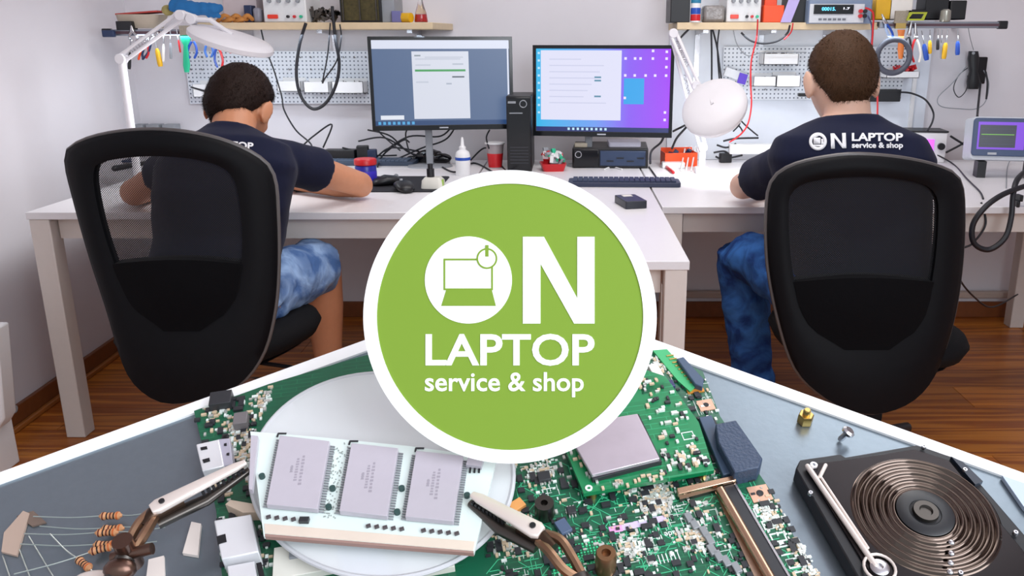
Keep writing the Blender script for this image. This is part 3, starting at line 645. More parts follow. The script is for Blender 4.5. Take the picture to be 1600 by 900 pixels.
pegm = mat('pegboard_steel', hexc('dfe4ec'), 0.45, var=0.01)
N, L, b = nodes(pegm); tc = N.new('ShaderNodeTexCoord'); 
sp = N.new('ShaderNodeSeparateXYZ'); L.new(tc.outputs['Object'], sp.inputs[0]); hs_ = []
for i in (0, 2):
    a1 = N.new('ShaderNodeMath'); a1.operation = 'MULTIPLY'; a1.inputs[1].default_value = 60; L.new(sp.outputs[i], a1.inputs[0])
    a2 = N.new('ShaderNodeMath'); a2.operation = 'FRACT'; L.new(a1.outputs[0], a2.inputs[0])
    a3 = N.new('ShaderNodeMath'); a3.operation = 'SUBTRACT'; a3.inputs[1].default_value = .5; L.new(a2.outputs[0], a3.inputs[0])
    a4 = N.new('ShaderNodeMath'); a4.operation = 'ABSOLUTE'; L.new(a3.outputs[0], a4.inputs[0]); hs_.append(a4)
mxm = N.new('ShaderNodeMath'); mxm.operation = 'MAXIMUM'; L.new(hs_[0].outputs[0], mxm.inputs[0]); L.new(hs_[1].outputs[0], mxm.inputs[1])
lt = N.new('ShaderNodeMath'); lt.operation = 'LESS_THAN'; lt.inputs[1].default_value = .18; L.new(mxm.outputs[0], lt.inputs[0])
mx = N.new('ShaderNodeMix'); mx.data_type = 'RGBA'; mx.inputs['A'].default_value = hexc('dfe4ec') + (1,); mx.inputs['B'].default_value = hexc('6d7684') + (1,); L.new(lt.outputs[0], mx.inputs['Factor']); L.new(mx.outputs['Result'], b.inputs['Base Color'])
def peg(label, x0, y0, x1, y1):
    Y = BW - 0.032; a_ = pY(x0, y0, Y); c_ = pY(x1, y1, Y)
    t = thing('pegboard', label, 'pegboard', ((a_.x + c_.x) / 2, Y, c_.z))
    part('perforated_sheet', MB().box(((a_.x + c_.x) / 2, Y, (a_.z + c_.z) / 2), (c_.x - a_.x, 0.004, a_.z - c_.z)), pegm, t, Matrix.Identity(4))
    for x in (a_.x + .02, c_.x - .02): part('standoff', MB().box((x, Y + .015, (a_.z + c_.z) / 2), (0.02, .026, (a_.z - c_.z) * .8)), WP, t, IDM)
    hk = MB()
    rr = random.Random(int(x0))
    for i in range(int((x1 - x0) / 17)):
        for j in range(4):
            if rr.random() < .6:
                q = pY(x0 + 12 + 17 * i, y0 + 10 + (y1 - y0 - 14) * j / 3.6, Y - .003); hk.tube([q, q + V((0, -.014, 0)), q + V((0, -.016, .006))], .0016, 5)
    part('peg_hooks', hk, DSTEEL, t, IDM, kind='stuff')
peg('white perforated pegboard behind the left man and monitor', 288, 80, 640, 162)
peg('white perforated pegboard behind the right man', 1131, 73, 1408, 156)
solo('cable_duct', 'upright white cable duct on the wall right of the seated man', 'duct', MB().box((pY(1424, 150, BW).x, BW - .012, pY(1424, 160, BW).z), (0.018, 0.02, 0.30)), WP, bev=.002)
def B(x0, y0, x1, y1, Y):
    """box limits from its front face in the picture at distance Y"""
    a_ = pY(x0, y0, Y); c_ = pY(x1, y1, Y); return (a_.x + c_.x) / 2, (a_.z + c_.z) / 2, c_.x - a_.x, a_.z - c_.z
def boxat(x0, y0, x1, y1, Y, dep):
    x, z, w_, h_ = B(x0, y0, x1, y1, Y); return MB().box((x, Y + dep / 2, z), (w_, dep, h_))
def bin_(label, x0, y0, x1, y1, m=WP, group=None, Y=BW - .12, dep=.085, cat='bin'):
    x, z, w_, h_ = B(x0, y0, x1, y1, Y); t = .002; mb = MB(); z0 = z - h_ / 2
    mb.box((x, Y + dep / 2, z0 + t / 2), (w_, dep, t)).box((x, Y + t / 2, z), (w_, t, h_)).box((x, Y + dep - t / 2, z + .006), (w_, t, h_ + .012))
    for s_ in (-1, 1): mb.box((x + s_ * (w_ / 2 - t / 2), Y + dep / 2, z), (t, dep, h_))
    return solo('parts_bin' if cat == 'bin' else 'tray', label, cat, mb, m, group=group), V((x, Y, z0)), w_
def junk(mb, x, Y, z, w_, d_, h_, n, rr):
    for i in range(n):
        c_ = (x + rr.uniform(-.5, .5) * w_, Y + rr.uniform(.2, .8) * d_, z + rr.uniform(.3, 1) * h_); a1 = rr.uniform(0, 3)
        mb.box(c_, (rr.uniform(.01, .04), rr.uniform(.006, .02), rr.uniform(.005, .02)), Matrix.Rotation(a1, 3, 'Y') @ Matrix.Rotation(rr.uniform(0, 2), 3, 'Z'))
rr = random.Random(5)
for (lab, bb, jm) in (('small white bin on left pegboard just right of the man\'s head', (432, 127, 470, 143), None), ('white bin on left pegboard in front of the hanging cable loop', (474, 128, 514, 145), None),
        ('white bin full of dark clips on left pegboard beside the monitor', (518, 128, 568, 146), DSTEEL), ('pale bin on left pegboard left of the man\'s ear', (300, 132, 332, 152), None),
        ('white bin high on right pegboard left of the right man\'s head', (1194, 84, 1247, 101), DSTEEL), ('white bin low on right pegboard, left one beside the lamp', (1178, 120, 1212, 135), None), ('white bin low on right pegboard touching the right man\'s left side', (1214, 118, 1250, 136), None),
        ('white bin on right pegboard under the tape coil', (1386, 112, 1436, 122), RED)):
    o, q, w_ = bin_(lab, *bb)
    if jm:
        jb = MB(); junk(jb, q.x, q.y, q.z + .012, w_ * .8, .08, .03, 14, rr); solo('small_parts', 'heap of small parts lying in the ' + lab.split(' on ')[0].split(' high')[0] + ' ' + ('beside the monitor' if jm is DSTEEL and bb[0] < 800 else 'high on right pegboard' if jm is DSTEEL else 'under the tape coil'), 'parts', jb, jm, kind='stuff')
# little shelf-like trays on the wall over the left desk back
for i, x in enumerate((207, 232, 257)):
    x_, z_, w2, h2 = B(x, 194, x + 21, 201, BW - .05)
    o = solo('small_box', 'small grey box against the wall behind the left chair, %s of three' % ('leftmost', 'middle', 'rightmost')[i], 'box', MB().rbox((x_, BW - .05, z_ - .03), (w2, .06, h2 + .06), .005), GREYP)

def rail(label, x0, x1, y, Y, endpx):
    a_ = pY(x0, y, Y); c_ = pY(x1, y, Y); t = thing('tool_rail', label, 'tool rail', ((a_.x + c_.x) / 2, Y, a_.z))
    part('magnetic_bar', MB().box(((a_.x + c_.x) / 2, Y, a_.z), (c_.x - a_.x, .014, .024)), mat('rail_steel', hexc('9aa0aa'), .35, .8), t, IDM, bev=.002)
    part('magnet_strip', MB().box(((a_.x + c_.x) / 2, Y - .008, a_.z), (c_.x - a_.x - .04, .003, .010)), mat('magnet_strip_red', hexc('59414a'), .5), t, IDM)
    part('end_cap', MB().box((endpx, Y, a_.z), (.034, .02, .03)), BLACK, t, IDM, bev=.003)
    n_ = 2
    for x in (a_.x + .06, c_.x - .06): part('mount', MB().box((x, (Y + BW) / 2, a_.z), (.02, BW - Y - .004, .014)), DSTEEL, t, IDM)
    return t
RY = 3.44
rail('magnetic tool rail at the far left with black end cap', 160, 296, 51, RY, pY(168, 52, RY).x)
rail('magnetic tool rail at upper right, long bar with black end cap', 1374, 1574, 39, RY, pY(1566, 39, RY).x)
def driver(label, x, y0, y1, m, tilt=0, w_=8, group=None, shaft=True, name='screwdriver', cat='screwdriver', sh_up=True):
    a_ = pY(x, y0, RY - .016); c_ = pY(x + tilt, y1, RY - .016); wr = w_ / F * RY / 2
    t = thing(name, label, cat, c_, group); v = (a_ - c_); ln = v.length; v.normalize()
    h0 = c_ ; h1 = c_ + v * ln * (.55 if shaft else .75)
    part('handle', MB().tube([h0, h0.lerp(h1, .15), h0.lerp(h1, .8), h1], [wr * .8, wr, wr * .9, wr * .5], 10), m, t, IDM)
    part('shaft', MB().tube([h1, a_], [.0022, .0022], 8), CHROME, t, IDM)
    return t
def plier(label, x, y0, y1, m, tilt=0, sp=12, m2=None):
    """hanging jaws up, handles open downwards"""
    a_ = pY(x, y0, RY - .018); c_ = pY(x + tilt, y1, RY - .018); t = thing('pliers', label, 'pliers', c_); s_ = sp / F * RY
    pv = a_.lerp(c_, .38)
    part('jaws', MB().loft([(a_, V((.003, 0, 0)), V((0, .003, 0))), (a_.lerp(c_, .2), V((.006, 0, 0)), V((0, .005, 0))), (pv, V((.010, 0, 0)), V((0, .006, 0))), (a_.lerp(c_, .44), V((.006, 0, 0)), V((0, .004, 0)))], 12), CHROME, t, IDM)
    for k in (-1, 1):
        part('handle', MB().tube(crom([pv, pv.lerp(c_, .3) + V((k * s_ * .5, 0, 0)), pv.lerp(c_, .7) + V((k * s_ * .75, 0, 0)), c_ + V((k * s_ * .45, 0, 0))], 4), .0045, 8, rnd=True), m if k < 0 or not m2 else m2, t, IDM)
    return t
plier('pliers with orange and navy grips hanging leftmost under the lamp arm', 245, 50, 92, ORANGE, -25, 7, NAVY)
plier('pliers with dark and red grips hanging next to yellow cutter', 232, 55, 90, NAVY, -6, 6, RED)
driver('yellow utility knife hanging tilted under the lamp arm', 240, 52, 104, YEL, 11, 8, name='utility_knife', cat='knife')
driver('slim pale scalpel hanging left of the green brush', 256, 46, 96, PAPER, -1, 4)
driver('thin grey screwdriver hanging close left of the green brush', 266, 46, 92, GREYP, 1, 4)
driver('thin red tipped probe hanging beside green brush', 276, 46, 82, RED, 6, 3)
t = thing('brush', 'flat brush with bright green handle hanging from the left rail', 'brush', pY(292, 113, RY - .02))
q0, q1 = pY(289, 40, RY - .02), pY(292, 113, RY - .02); wpx = 1 / F * RY
part('bristles', MB().box(q0 + V((0, 0, -.018)), (17 * wpx, .010, .036)), mat('bristles', hexc('9b9284'), .9, bump=.4, scale=200), t, IDM)
part('handle', MB().loft([(q0.lerp(q1, .2), V((8.5 * wpx, 0, 0)), V((0, .006, 0))), (q0.lerp(q1, .32), V((7 * wpx, 0, 0)), V((0, .006, 0))), (q0.lerp(q1, .42), V((3.4 * wpx, 0, 0)), V((0, .006, 0))), (q0.lerp(q1, .85), V((5.4 * wpx, 0, 0)), V((0, .006, 0))), (q1, V((3.5 * wpx, 0, 0)), V((0, .005, 0)))], 16), GREEN, t, IDM)
plier('pliers with blue grips hanging right of the green brush', 302, 46, 90, BLUE, -2, 9)
plier('pliers with light blue grips hanging below the lamp head', 325, 50, 88, mat('light_blue_plastic', hexc('3f74c8'), .4), 2, 8)
plier('small cutters with blue and red grips hanging above the man\'s hair', 337, 52, 104, BLUE, 6, 8, RED)
plier('small cutters with coral grips hanging beneath the lamp head rim', 350, 50, 82, mat('coral_plastic', hexc('e56a60'), .4), 14, 8)
driver('black marker pen hanging beside the left lamp post', 204, 60, 108, BLACK, -2, 5, name='marker', cat='pen')
# scissors bunch on the left rail
plier('silver scissors resting on the left rail end', 205, 40, 64, CHROME, 4, 8)
# right rail tools
plier('stripping tool with white and blue grips hanging left of paint brush', 1378, 22, 58, mat('pale_blue_plastic', hexc('a9c2e8'), .4), 15, 5, BLUE)
t = thing('brush', 'wide paint brush with orange wooden handle hanging on right rail', 'brush', pY(1408, 92, RY - .02)); q0, q1 = pY(1409, 18, RY - .02), pY(1407, 92, RY - .02)
part('bristles', MB().box(q0 + V((0, 0, -.02)), (19 * wpx, .012, .045)), mat('bristles', hexc('9b9284'), .9), t, IDM)
part('ferrule', MB().box(q0 + V((0, 0, -.052)), (15 * wpx, .013, .02)), BRASS, t, IDM)
part('handle', MB().loft([(q0.lerp(q1, .38), V((6 * wpx, 0, 0)), V((0, .006, 0))), (q0.lerp(q1, .55), V((4 * wpx, 0, 0)), V((0, .006, 0))), (q0.lerp(q1, .8), V((5 * wpx, 0, 0)), V((0, .006, 0))), (q1, V((3 * wpx, 0, 0)), V((0, .005, 0)))], 14), mat('orange_wood', hexc('d97b3a'), .4), t, IDM)
plier('black and silver pliers hanging right of paint brush', 1424, 34, 88, BLACK, -10, 8)
plier('crimping pliers with red and white grips hanging on right rail', 1430, 36, 96, RED, 2, 9, PAPER)
driver('screwdriver with blue and red handle hanging on right rail', 1440, 48, 94, BLUE, 8, 8)
driver('screwdriver with yellow and black handle, fifth from rail end', 1453, 46, 84, YEL, 0, 6)
driver('slim black screwdriver beside yellow handled one', 1466, 46, 78, BLACK, -1, 5)
driver('slim grey screwdriver in the middle of right rail', 1472, 46, 92, GREYP, -2, 3)
driver('screwdriver with black and amber handle tilted on right rail', 1481, 46, 92, YEL, -7, 8)
driver('blue handled screwdriver hanging alone on right rail', 1497, 46, 86, BLUE, -1, 7)
# tape / cable coil hanging
q = pY(1396, 88, RY - .02)
solo('cable_coil', 'dark grey coil of thick cable hanging over the right pegboard', 'coil', MB().tube([q + V((.062 * math.cos(a1), 0, .062 * math.sin(a1))) for a1 in [2 * math.pi * i / 36 for i in range(36)]], .011, 10, closed=True), mat('grey_rubber', hexc('4b4f5c'), .5))

# ---------------------------------------------------------------- things on the shelves
def onshelf(x0, y0, x1, Y, dep):
    """box standing on the shelf whose front face spans x0..x1 and rises to y0"""
    a_ = pY(x0, y0, Y); c_ = pY(x1, y0, Y); h_ = a_.z - ST; return (a_.x + c_.x) / 2, ST + h_ / 2, c_.x - a_.x, h_
def sbox(name, label, cat, x0, y0, x1, Y, dep, m, bev=.003, **k):
    x, z, w_, h_ = onshelf(x0, y0, x1, Y, dep); return solo(name, label, cat, MB().box((x, Y + dep / 2, z), (w_, dep, h_)), m, bev=bev, **k)
def power_supply(label, x0, x1, ytop, Y=3.49):
    x, z, w_, h_ = onshelf(x0, ytop, x1, Y, .2); t = thing('power_supply', label, 'power supply', (x, Y + .1, ST))
    part('housing', MB().box((x, Y + .1, z), (w_, .2, h_)), WP, t, IDM, bev=.004)
    part('front_panel', MB().box((x, Y - .001, z), (w_ * .93, .004, h_ * .94)), mat('instrument_panel', hexc('dcdfe0'), .4), t, IDM)
    part('display', MB().box((x, Y - .004, z + h_ * .3), (w_ * .7, .004, h_ * .22)), BLACKG, t, IDM)
    part('power_switch', MB().rbox((0, 0, 0), (w_ * .24, h_ * .10, .008), .003, 3), mat('red_switch', hexc('e03a24'), .3), t, Matrix.Translation((x - w_ * .28, Y - .006, z - h_ * .36)) @ Matrix.Rotation(R(90), 4, 'X'), bev=.001)
    for i in range(4): part('knob', MB().cyl((x - w_ * .33 + w_ * .22 * i, Y - .004, z + h_ * .02), (x - w_ * .33 + w_ * .22 * i, Y - .018, z + h_ * .02), .008, .007), GREYP, t, IDM)
    for i, mm in enumerate((BLACK, RED, GREEN)): part('terminal', MB().cyl((x + w_ * (.08 + .15 * i), Y - .004, z - h_ * .36), (x + w_ * (.08 + .15 * i), Y - .016, z - h_ * .36), .0055), mm, t, IDM)
    return t
power_supply('white bench power supply with red switch on the left shelf', 407, 475, -30)
power_supply('white bench power supply with red switch on the right shelf', 1138, 1192, -30)
# blue glove over the edge
g = MB().loft([(pY(266, 8, 3.42), V((.004, 0, .02)), V((0, .02, 0))), (pY(285, 10, 3.42), V((0, 0, .028)), V((0, .03, 0))), (pY(310, 14, 3.42), V((0, 0, .024)), V((0, .03, 0))), (pY(335, 14, 3.42), V((0, 0, .022)), V((0, .028, 0))), (pY(347, 12, 3.42), V((0, 0, .01)), V((0, .014, 0)))], 16)
for k in range(3): g.tube([pY(320, 12, 3.43), pY(322 + k * 8, 20 + k * 2, 3.42 - .0), pY(326 + k * 8, 25, 3.42)], [.012, .010, .008], 10, rnd=True)
solo('glove', 'crumpled blue work glove lying on boxes over the left lamp joint', 'glove', fuse(g, .004, 3, lambda q: .004 * noise.noise(q * 60)), mat('blue_cloth', hexc('1d6ba8'), .8, bump=.1), angle=180)
a_ = pY(188, 30, 3.4); c_ = pY(262, 30, 3.4)
sbx = lambda x0, y0, x1, y1, Y, dep: boxat(x0, y0, x1, y1, Y, dep)
solo('storage_tub', 'grey beige open tub left of the blue glove on the left rail', 'tub', MB().loft([(pY(222, 44, 3.5), V((.07, 0, 0)), V((0, .05, 0))), (pY(222, 23, 3.5), V((.085, 0, 0)), V((0, .06, 0)))], 24, 5), mat('beige_plastic', hexc('b9ac9b'), .6))
solo('folder', 'thin red folder lying on the grey beige tub', 'folder', MB().box(pY(222, 20.5, 3.5), (.16, .1, .006), Matrix.Rotation(R(-4), 3, 'Y')), mat('red_card', hexc('b8433c'), .6))
solo('box', 'small black box standing at the left end of left rail', 'box', boxat(180, 33, 206, 47, 3.42, .05), BLACK, bev=.002)
solo('knife_sharpener', 'black and blue grey gadget on the outer tip of the left rail', 'tool', boxat(158, 47, 178, 58, 3.40, .02), NAVY, bev=.003)
solo('sponge', 'yellowish rag squeezed between tub and blue glove', 'rag', MB().ell(pY(262, 16, 3.45), (.02, .03, .02), 12), mat('rag', hexc('a89b62'), .9, bump=.5))
o_ = MB(); 
for i in range(5): o_.tube(crom([pY(340 + i * 9, 34, 3.5), pY(350 + i * 9, 24 + (i % 2) * 6, 3.48), pY(362 + i * 8, 30, 3.5)], 5), .008, 8, rnd=True)
solo('work_gloves', 'orange and tan work gloves in a heap on the left shelf', 'gloves', o_, mat('tan_leather', hexc('c2823f'), .8, bump=.2))
sbox('carton', 'pale printed carton at the back of the left shelf', 'box', 345, -20, 398, 3.55, .15, mat('pale_carton', hexc('cfc2c4'), .7))
sbox('jar', 'small grey glass jar next to the left power supply', 'jar', 393, 12, 406, 3.5, .04, mat('grey_glass', hexc('8c8c98'), .2), bev=.01)
sbox('adapter', 'dark blue adapter on top of carton beside left power supply', 'adapter', 380, 8, 392, 3.5, .05, NAVY)
# open electronics in a black case
x, z, w_, h_ = onshelf(527, -30, 592, 3.49, .2); t = thing('open_device', 'black open electronics case with gold circuit on the left shelf', 'device', (x, 3.59, ST))
part('case', MB().box((x, 3.6, z), (w_, .2, h_)), BLACK, t, IDM, bev=.003)
part('circuit_face', MB().box((x, 3.497, z), (w_ * .9, .004, h_ * .9)), mat('gold_circuit', hexc('4c4426'), .4, .4, var=.7, scale=90), t, IDM)
for i in range(3): part('fin', MB().box((x - w_ * .4 + w_ * .4 * i, 3.49, z), (.004, .012, h_ * .9)), DSTEEL, t, IDM)
solo('junk_heap', 'dark tangle of leads and parts between power supply and open device', 'parts', (lambda m: (junk(m, pY(502, 20, 3.5).x, 3.5, ST - .005, .1, .12, .05, 40, rr), m)[1])(MB()), DSTEEL, kind='stuff')
sbox('case', 'grey metal case right of the open device on the left shelf', 'case', 592, -25, 614, 3.52, .18, GREYP)
sbox('bottle_cap_pack', 'small white and navy tube pack on left shelf', 'pack', 611, 17, 626, 3.5, .04, mat('lilac', hexc('6b6a9c'), .5))
q = pY(635, 26, 3.51); solo('tape_roll', 'yellow tape roll lying near the right end of left shelf', 'tape', MB().cyl(V((q.x - .02, 3.52, ST + .018)), V((q.x + .02, 3.5, ST + .018)), .018), YEL)
q = pY(658, 30, 3.52); glassm = mat('clear_glass', (1, 1, 1), .02, trans=1.0)
t = thing('flask', 'conical glass flask with red liquid at left shelf end', 'flask', (q.x, 3.52, ST))
part('glass_body', MB().lathe([(.024, .001), (.026, .006), (.022, .035), (.012, .065), (.009, .08), (.010, .095)], 28), glassm, t)
part('red_liquid', MB().lathe([(.022, .003), (.0235, .007), (.021, .03)], 28), mat('red_liquid', hexc('d8201c'), .15), t)
# right shelf goods
sbox('speaker_box', 'matt black box at the left end of right shelf', 'box', 1049, -30, 1080, 3.48, .16, BLACK)
x, z, w_, h_ = onshelf(1081, 0, 1096, 3.47, .03); t = thing('spray_can', 'white and blue spray can with red band on right shelf', 'can', (x, 3.485, ST))
part('can', MB().lathe([(.018, .0), (.019, .004), (.019, .15), (.012, .165)], 24), WP, t)
part('blue_band', MB().lathe([(.0193, .03), (.0195, .031), (.0195, .052), (.0193, .053)], 24), BLUE, t); part('red_band', MB().lathe([(.0193, .006), (.0195, .007), (.0195, .028), (.0193, .029)], 24), RED, t)
part('teal_label', MB().lathe([(.0193, .07), (.0195, .071), (.0195, .085), (.0193, .086)], 24), mat('teal', hexc('2b7fa3'), .5), t)
sbox('plastic_bag', 'clear grey bag of dark components on the right shelf', 'bag', 1100, 8, 1134, 3.5, .08, mat('smoky_bag', hexc('8e8a88'), .25, bump=.6, scale=30, var=.3), bev=.012)
for i, (x0, y0, x1, Y) in enumerate(((1194, 8, 1226, 3.48), (1196, -22, 1216, 3.52))):
    sbox('parts_bin', ('orange open bin standing beside the right power supply', 'second orange bin rising behind the front orange bin')[i], 'bin', x0, y0, x1, Y, .09, ORANGE)
solo('sheet_protector', 'lilac translucent sleeve leaning behind the orange bins', 'sleeve', MB().prism([(-.02, 0), (.02, 0), (.075, .16), (.03, .16)], -.002, .002), mat('lilac_film', hexc('b3a4dc'), .2), Matrix.Translation((pY(1228, 33, 3.47).x, 3.475, ST)) @ Matrix.Rotation(R(90), 4, 'X'))
sbox('black_case', 'black case between lilac sleeve and bench multimeter', 'case', 1234, -20, 1262, 3.5, .12, BLACK)
x, z, w_, h_ = onshelf(1266, 0, 1366, 3.44, .2); z -= .008
t = thing('bench_multimeter', 'grey bench multimeter with blue lit digits on the right shelf', 'multimeter', (x, 3.54, ST))
part('housing', MB().rbox((x, 3.55, z + .006), (w_, .2, h_ + .006), .008), mat('blue_grey_plastic', hexc('7d8ea8'), .45), t, IDM)
part('front_panel', MB().box((x - w_ * .06, 3.447, z), (w_ * .86, .006, h_ * .86)), mat('light_grey_panel', hexc('ccd0d6'), .4), t, IDM, bev=.002)
part('display', MB().box((x - w_ * .12, 3.442, z + h_ * .18), (w_ * .62, .005, h_ * .42)), BLACKG, t, IDM)
DIG = mat('cyan_digits', hexc('5fd0ff'), .5, emit=hexc('5fd0ff'), es=1.2)
d_ = text('00015.', w_ * .22, h_ * .16, .02, .001); part('digits', d_, DIG, t, Matrix.Translation((x - w_ * .2, 3.439, z + h_ * .2)) @ Matrix.Rotation(R(90), 4, 'X'))
d_ = text('1.7', w_ * .1, h_ * .1, .02, .001); part('digits', d_, mat('white_digits', (.9, .9, 1), .5, emit=(.8, .85, 1), es=1), t, Matrix.Translation((x + w_ * .08, 3.439, z + h_ * .22)) @ Matrix.Rotation(R(90), 4, 'X'))
for i in range(6): part('button', MB().box((x - w_ * .32 + i * w_ * .075, 3.443, z - h_ * .27), (w_ * .05, .006, h_ * .09)), mat('dark_button', hexc('6c7078'), .5), t, IDM)
for i in range(4): part('jack', MB().cyl((x + w_ * (.30 + .07 * (i % 2)), 3.444, z + h_ * (.1 - .22 * (i // 2))), (x + w_ * (.30 + .07 * (i % 2)), 3.430, z + h_ * (.1 - .22 * (i // 2))), .007), RED if i % 2 == 0 else BLACK, t, IDM)
for i, (lab, x0, y0, x1, m_) in enumerate((('amber tape roll stack right of the bench multimeter', 1370, 2, 1392, YEL), ('white paper box behind the paint brush', 1392, -10, 1424, PAPER), ('dark box with yellow frame right of the paint brush', 1414, 18, 1448, BLACK), ('tall black case on the right shelf end', 1450, -25, 1480, BLACK), ('black charger block near the right rail end', 1486, 4, 1508, BLACK))):
    Y = 3.5; a_ = pY(x0, y0, Y); c_ = pY(x1, 34, Y); solo('box' if i else 'tape_rolls', lab, 'box' if i else 'tape', MB().box(((a_.x + c_.x) / 2, Y + .05, (a_.z + c_.z) / 2 + .008), (c_.x - a_.x, .1, a_.z - c_.z)), m_, bev=.004)
q = pY(1473, 17, 3.47); solo('jar', 'small silvery jar standing on the right rail near its end', 'jar', MB().lathe([(.018, 0), (.02, .01), (.019, .04), (.01, .046)], 20), mat('silver_glass', hexc('a8a79c'), .2, .5), Matrix.Translation((q.x, 3.44, pY(1473, 34, 3.44).z)))
solo('ledge', 'dark narrow ledge running behind the right tool rail', 'ledge', boxat(1372, 34, 1545, 41, 3.47, .2), BLACK, bev=.002)
solo('holder', 'yellow green open frame beside the paint brush', 'frame', (lambda a_, c_: MB().ringprism([(a_.x, c_.z), (c_.x, c_.z), (c_.x + .01, a_.z), (a_.x + .01, a_.z)], [(a_.x + .008, c_.z + .006), (c_.x - .008, c_.z + .006), (c_.x, a_.z - .006), (a_.x + .02, a_.z - .006)], -.004, .004))(pY(1417, 19, 3.4), pY(1443, 32, 3.4)), mat('lime_plastic', hexc('a8b12a'), .4), Matrix.Translation((0, 3.4, 0)) @ Matrix.Rotation(R(90), 4, 'X'))

# ================================================================ MONITORS
def monitor(label, cxp, cyp, Y, wd, hd, yaw, tilt, draw, backw=.018):
    c_ = pY(cxp, cyp, Y); t = thing('monitor', label, 'monitor', TR(c_.x, c_.y, TOP, yaw)); zc = c_.z - TOP
    FM = WM[t] @ Matrix.Translation((0, 0, zc)) @ Matrix.Rotation(tilt, 4, 'X') @ Matrix.Rotation(R(90), 4, 'X')    # x right, y up, z to the viewer
    bz = .013
    fo = [(-wd / 2, -hd / 2), (wd / 2, -hd / 2), (wd / 2, hd / 2), (-wd / 2, hd / 2)]; fi = [(-wd / 2 + bz, -hd / 2 + bz * 1.5), (wd / 2 - bz, -hd / 2 + bz * 1.5), (wd / 2 - bz, hd / 2 - bz), (-wd / 2 + bz, hd / 2 - bz)]
    part('bezel', MB().ringprism(fo, fi, -.012, .004), BLACKG, t, FM, bev=.001)
    part('back_shell', MB().box((0, 0, -.024), (wd - .01, hd - .01, .024)).loft([((0, 0, -.034), V((wd * .3, 0, 0)), V((0, hd * .3, 0))), ((0, 0, -.055), V((wd * .18, 0, 0)), V((0, hd * .2, 0)))], 24, 4), BLACK, t, FM, bev=.003)
    part('brand_plate', text('SAMSUNG' if False else 'monitor', .03, .004, .02, .0006), GREYP, t, FM @ Matrix.Translation((0, -hd / 2 + .009, .004))) if False else part('brand_plate', MB().box((0, -hd / 2 + .0095, .0045), (.034, .005, .001)), mat('silver_print', hexc('a9adb5'), .4), t, FM)
    draw(t, FM, wd - 2 * bz, hd - 2.5 * bz, .25 * bz)
    part('stand_neck', MB().box((-.06, .06, zc * .5), (.028, .02, zc * .95)), GREYP, t, WM[t], bev=.004)
    part('stand_base', MB().loft([((-.06, .07, 0.0), V((.09, 0, 0)), V((0, .06, 0))), ((-.06, .07, .006), V((.088, 0, 0)), V((0, .058, 0))), ((-.06, .07, .01), V((.04, 0, 0)), V((0, .03, 0)))], 32), GREYP, t, WM[t])
    return t
def em(name, hx, s_=1.0):
    c_ = hexc(hx); return mat(name, (0.02, 0.02, 0.02), .3, emit=c_, es=s_, var=0)
def rect(t, FM, name, x0, y0, x1, y1, lift, m, w_, h_, oy):
    """x,y 0..1 from the top left of the screen"""
    X = lambda u: (u - .5) * w_; Yv = lambda v: (.5 - v) * h_ + oy
    return part(name, MB().box(((X(x0) + X(x1)) / 2, (Yv(y0) + Yv(y1)) / 2, lift), (X(x1) - X(x0), Yv(y0) - Yv(y1), .0006)), m, t, FM)
def drawL(t, FM, w_, h_, oy):
    r_ = lambda *a: rect(t, FM, *a, w_, h_, oy)
    r_('screen', 0, 0, 1, 1, -.002, em('screen_slate', '50678c', .95))
    r_('screen_title_bar', 0.0, 0, 1, .1, -.0012, em('screen_bar', 'd6dbec'))
    r_('screen_page', .285, .13, .70, 1 - .075, -.0012, em('screen_page', 'd3d7e4'))
    r_('screen_green_rule', .305, .34, .675, .365, -.0006, em('screen_green', '3f9a55'))
    for i, (x0, x1, y, c_) in enumerate(((.305, .35, .17, '8d97a0'), (.38, .66, .19, 'c3c8d6'), (.31, .64, .21, 'c3c8d6'), (.58, .66, .27, 'b3bac8'), (.31, .42, .28, 'c0c6d4'), (.575, .665, .42, '59636e'), (.31, .40, .48, 'c0c6d4'), (.53, .57, .50, 'a8b0c0'))):
        r_('screen_text_line', x0, y, x1, y + .018, -.0006, em('screen_text_' + c_, c_))
    r_('screen_taskbar', 0, .945, 1, 1, -.0012, em('screen_taskbar', '1c3f6e')); r_('screen_popup', .04, .88, .21, .93, -.0006, em('screen_popup', 'dfe4ee'))
    for i in range(8): r_('screen_icon', .02 + i * .035, .955, .04 + i * .035, .99, -.0006, em('screen_icon_blue', '4fa3d8'))
    r_('screen_scrollbar', .985, .1, .997, .94, -.0006, em('screen_bar', 'd6dbec'))
grad = em('screen_gradient', '4aa0e8', 1.0)
N, L, b = nodes(grad); tc = N.new('ShaderNodeTexCoord'); sp = N.new('ShaderNodeSeparateXYZ'); L.new(tc.outputs['Generated'], sp.inputs[0])
cr = N.new('ShaderNodeValToRGB'); els = cr.color_ramp.elements; els[0].position = 0; els[0].color = hexc('31b6ea') + (1,); els[1].position = 1; els[1].color = hexc('a23cf4') + (1,)
e_ = els.new(.45); e_.color = hexc('6f9df0') + (1,); e_ = els.new(.7); e_.color = hexc('8a5cf2') + (1,)
L.new(sp.outputs[0], cr.inputs[0]); L.new(cr.outputs[0], b.inputs['Emission Color'])
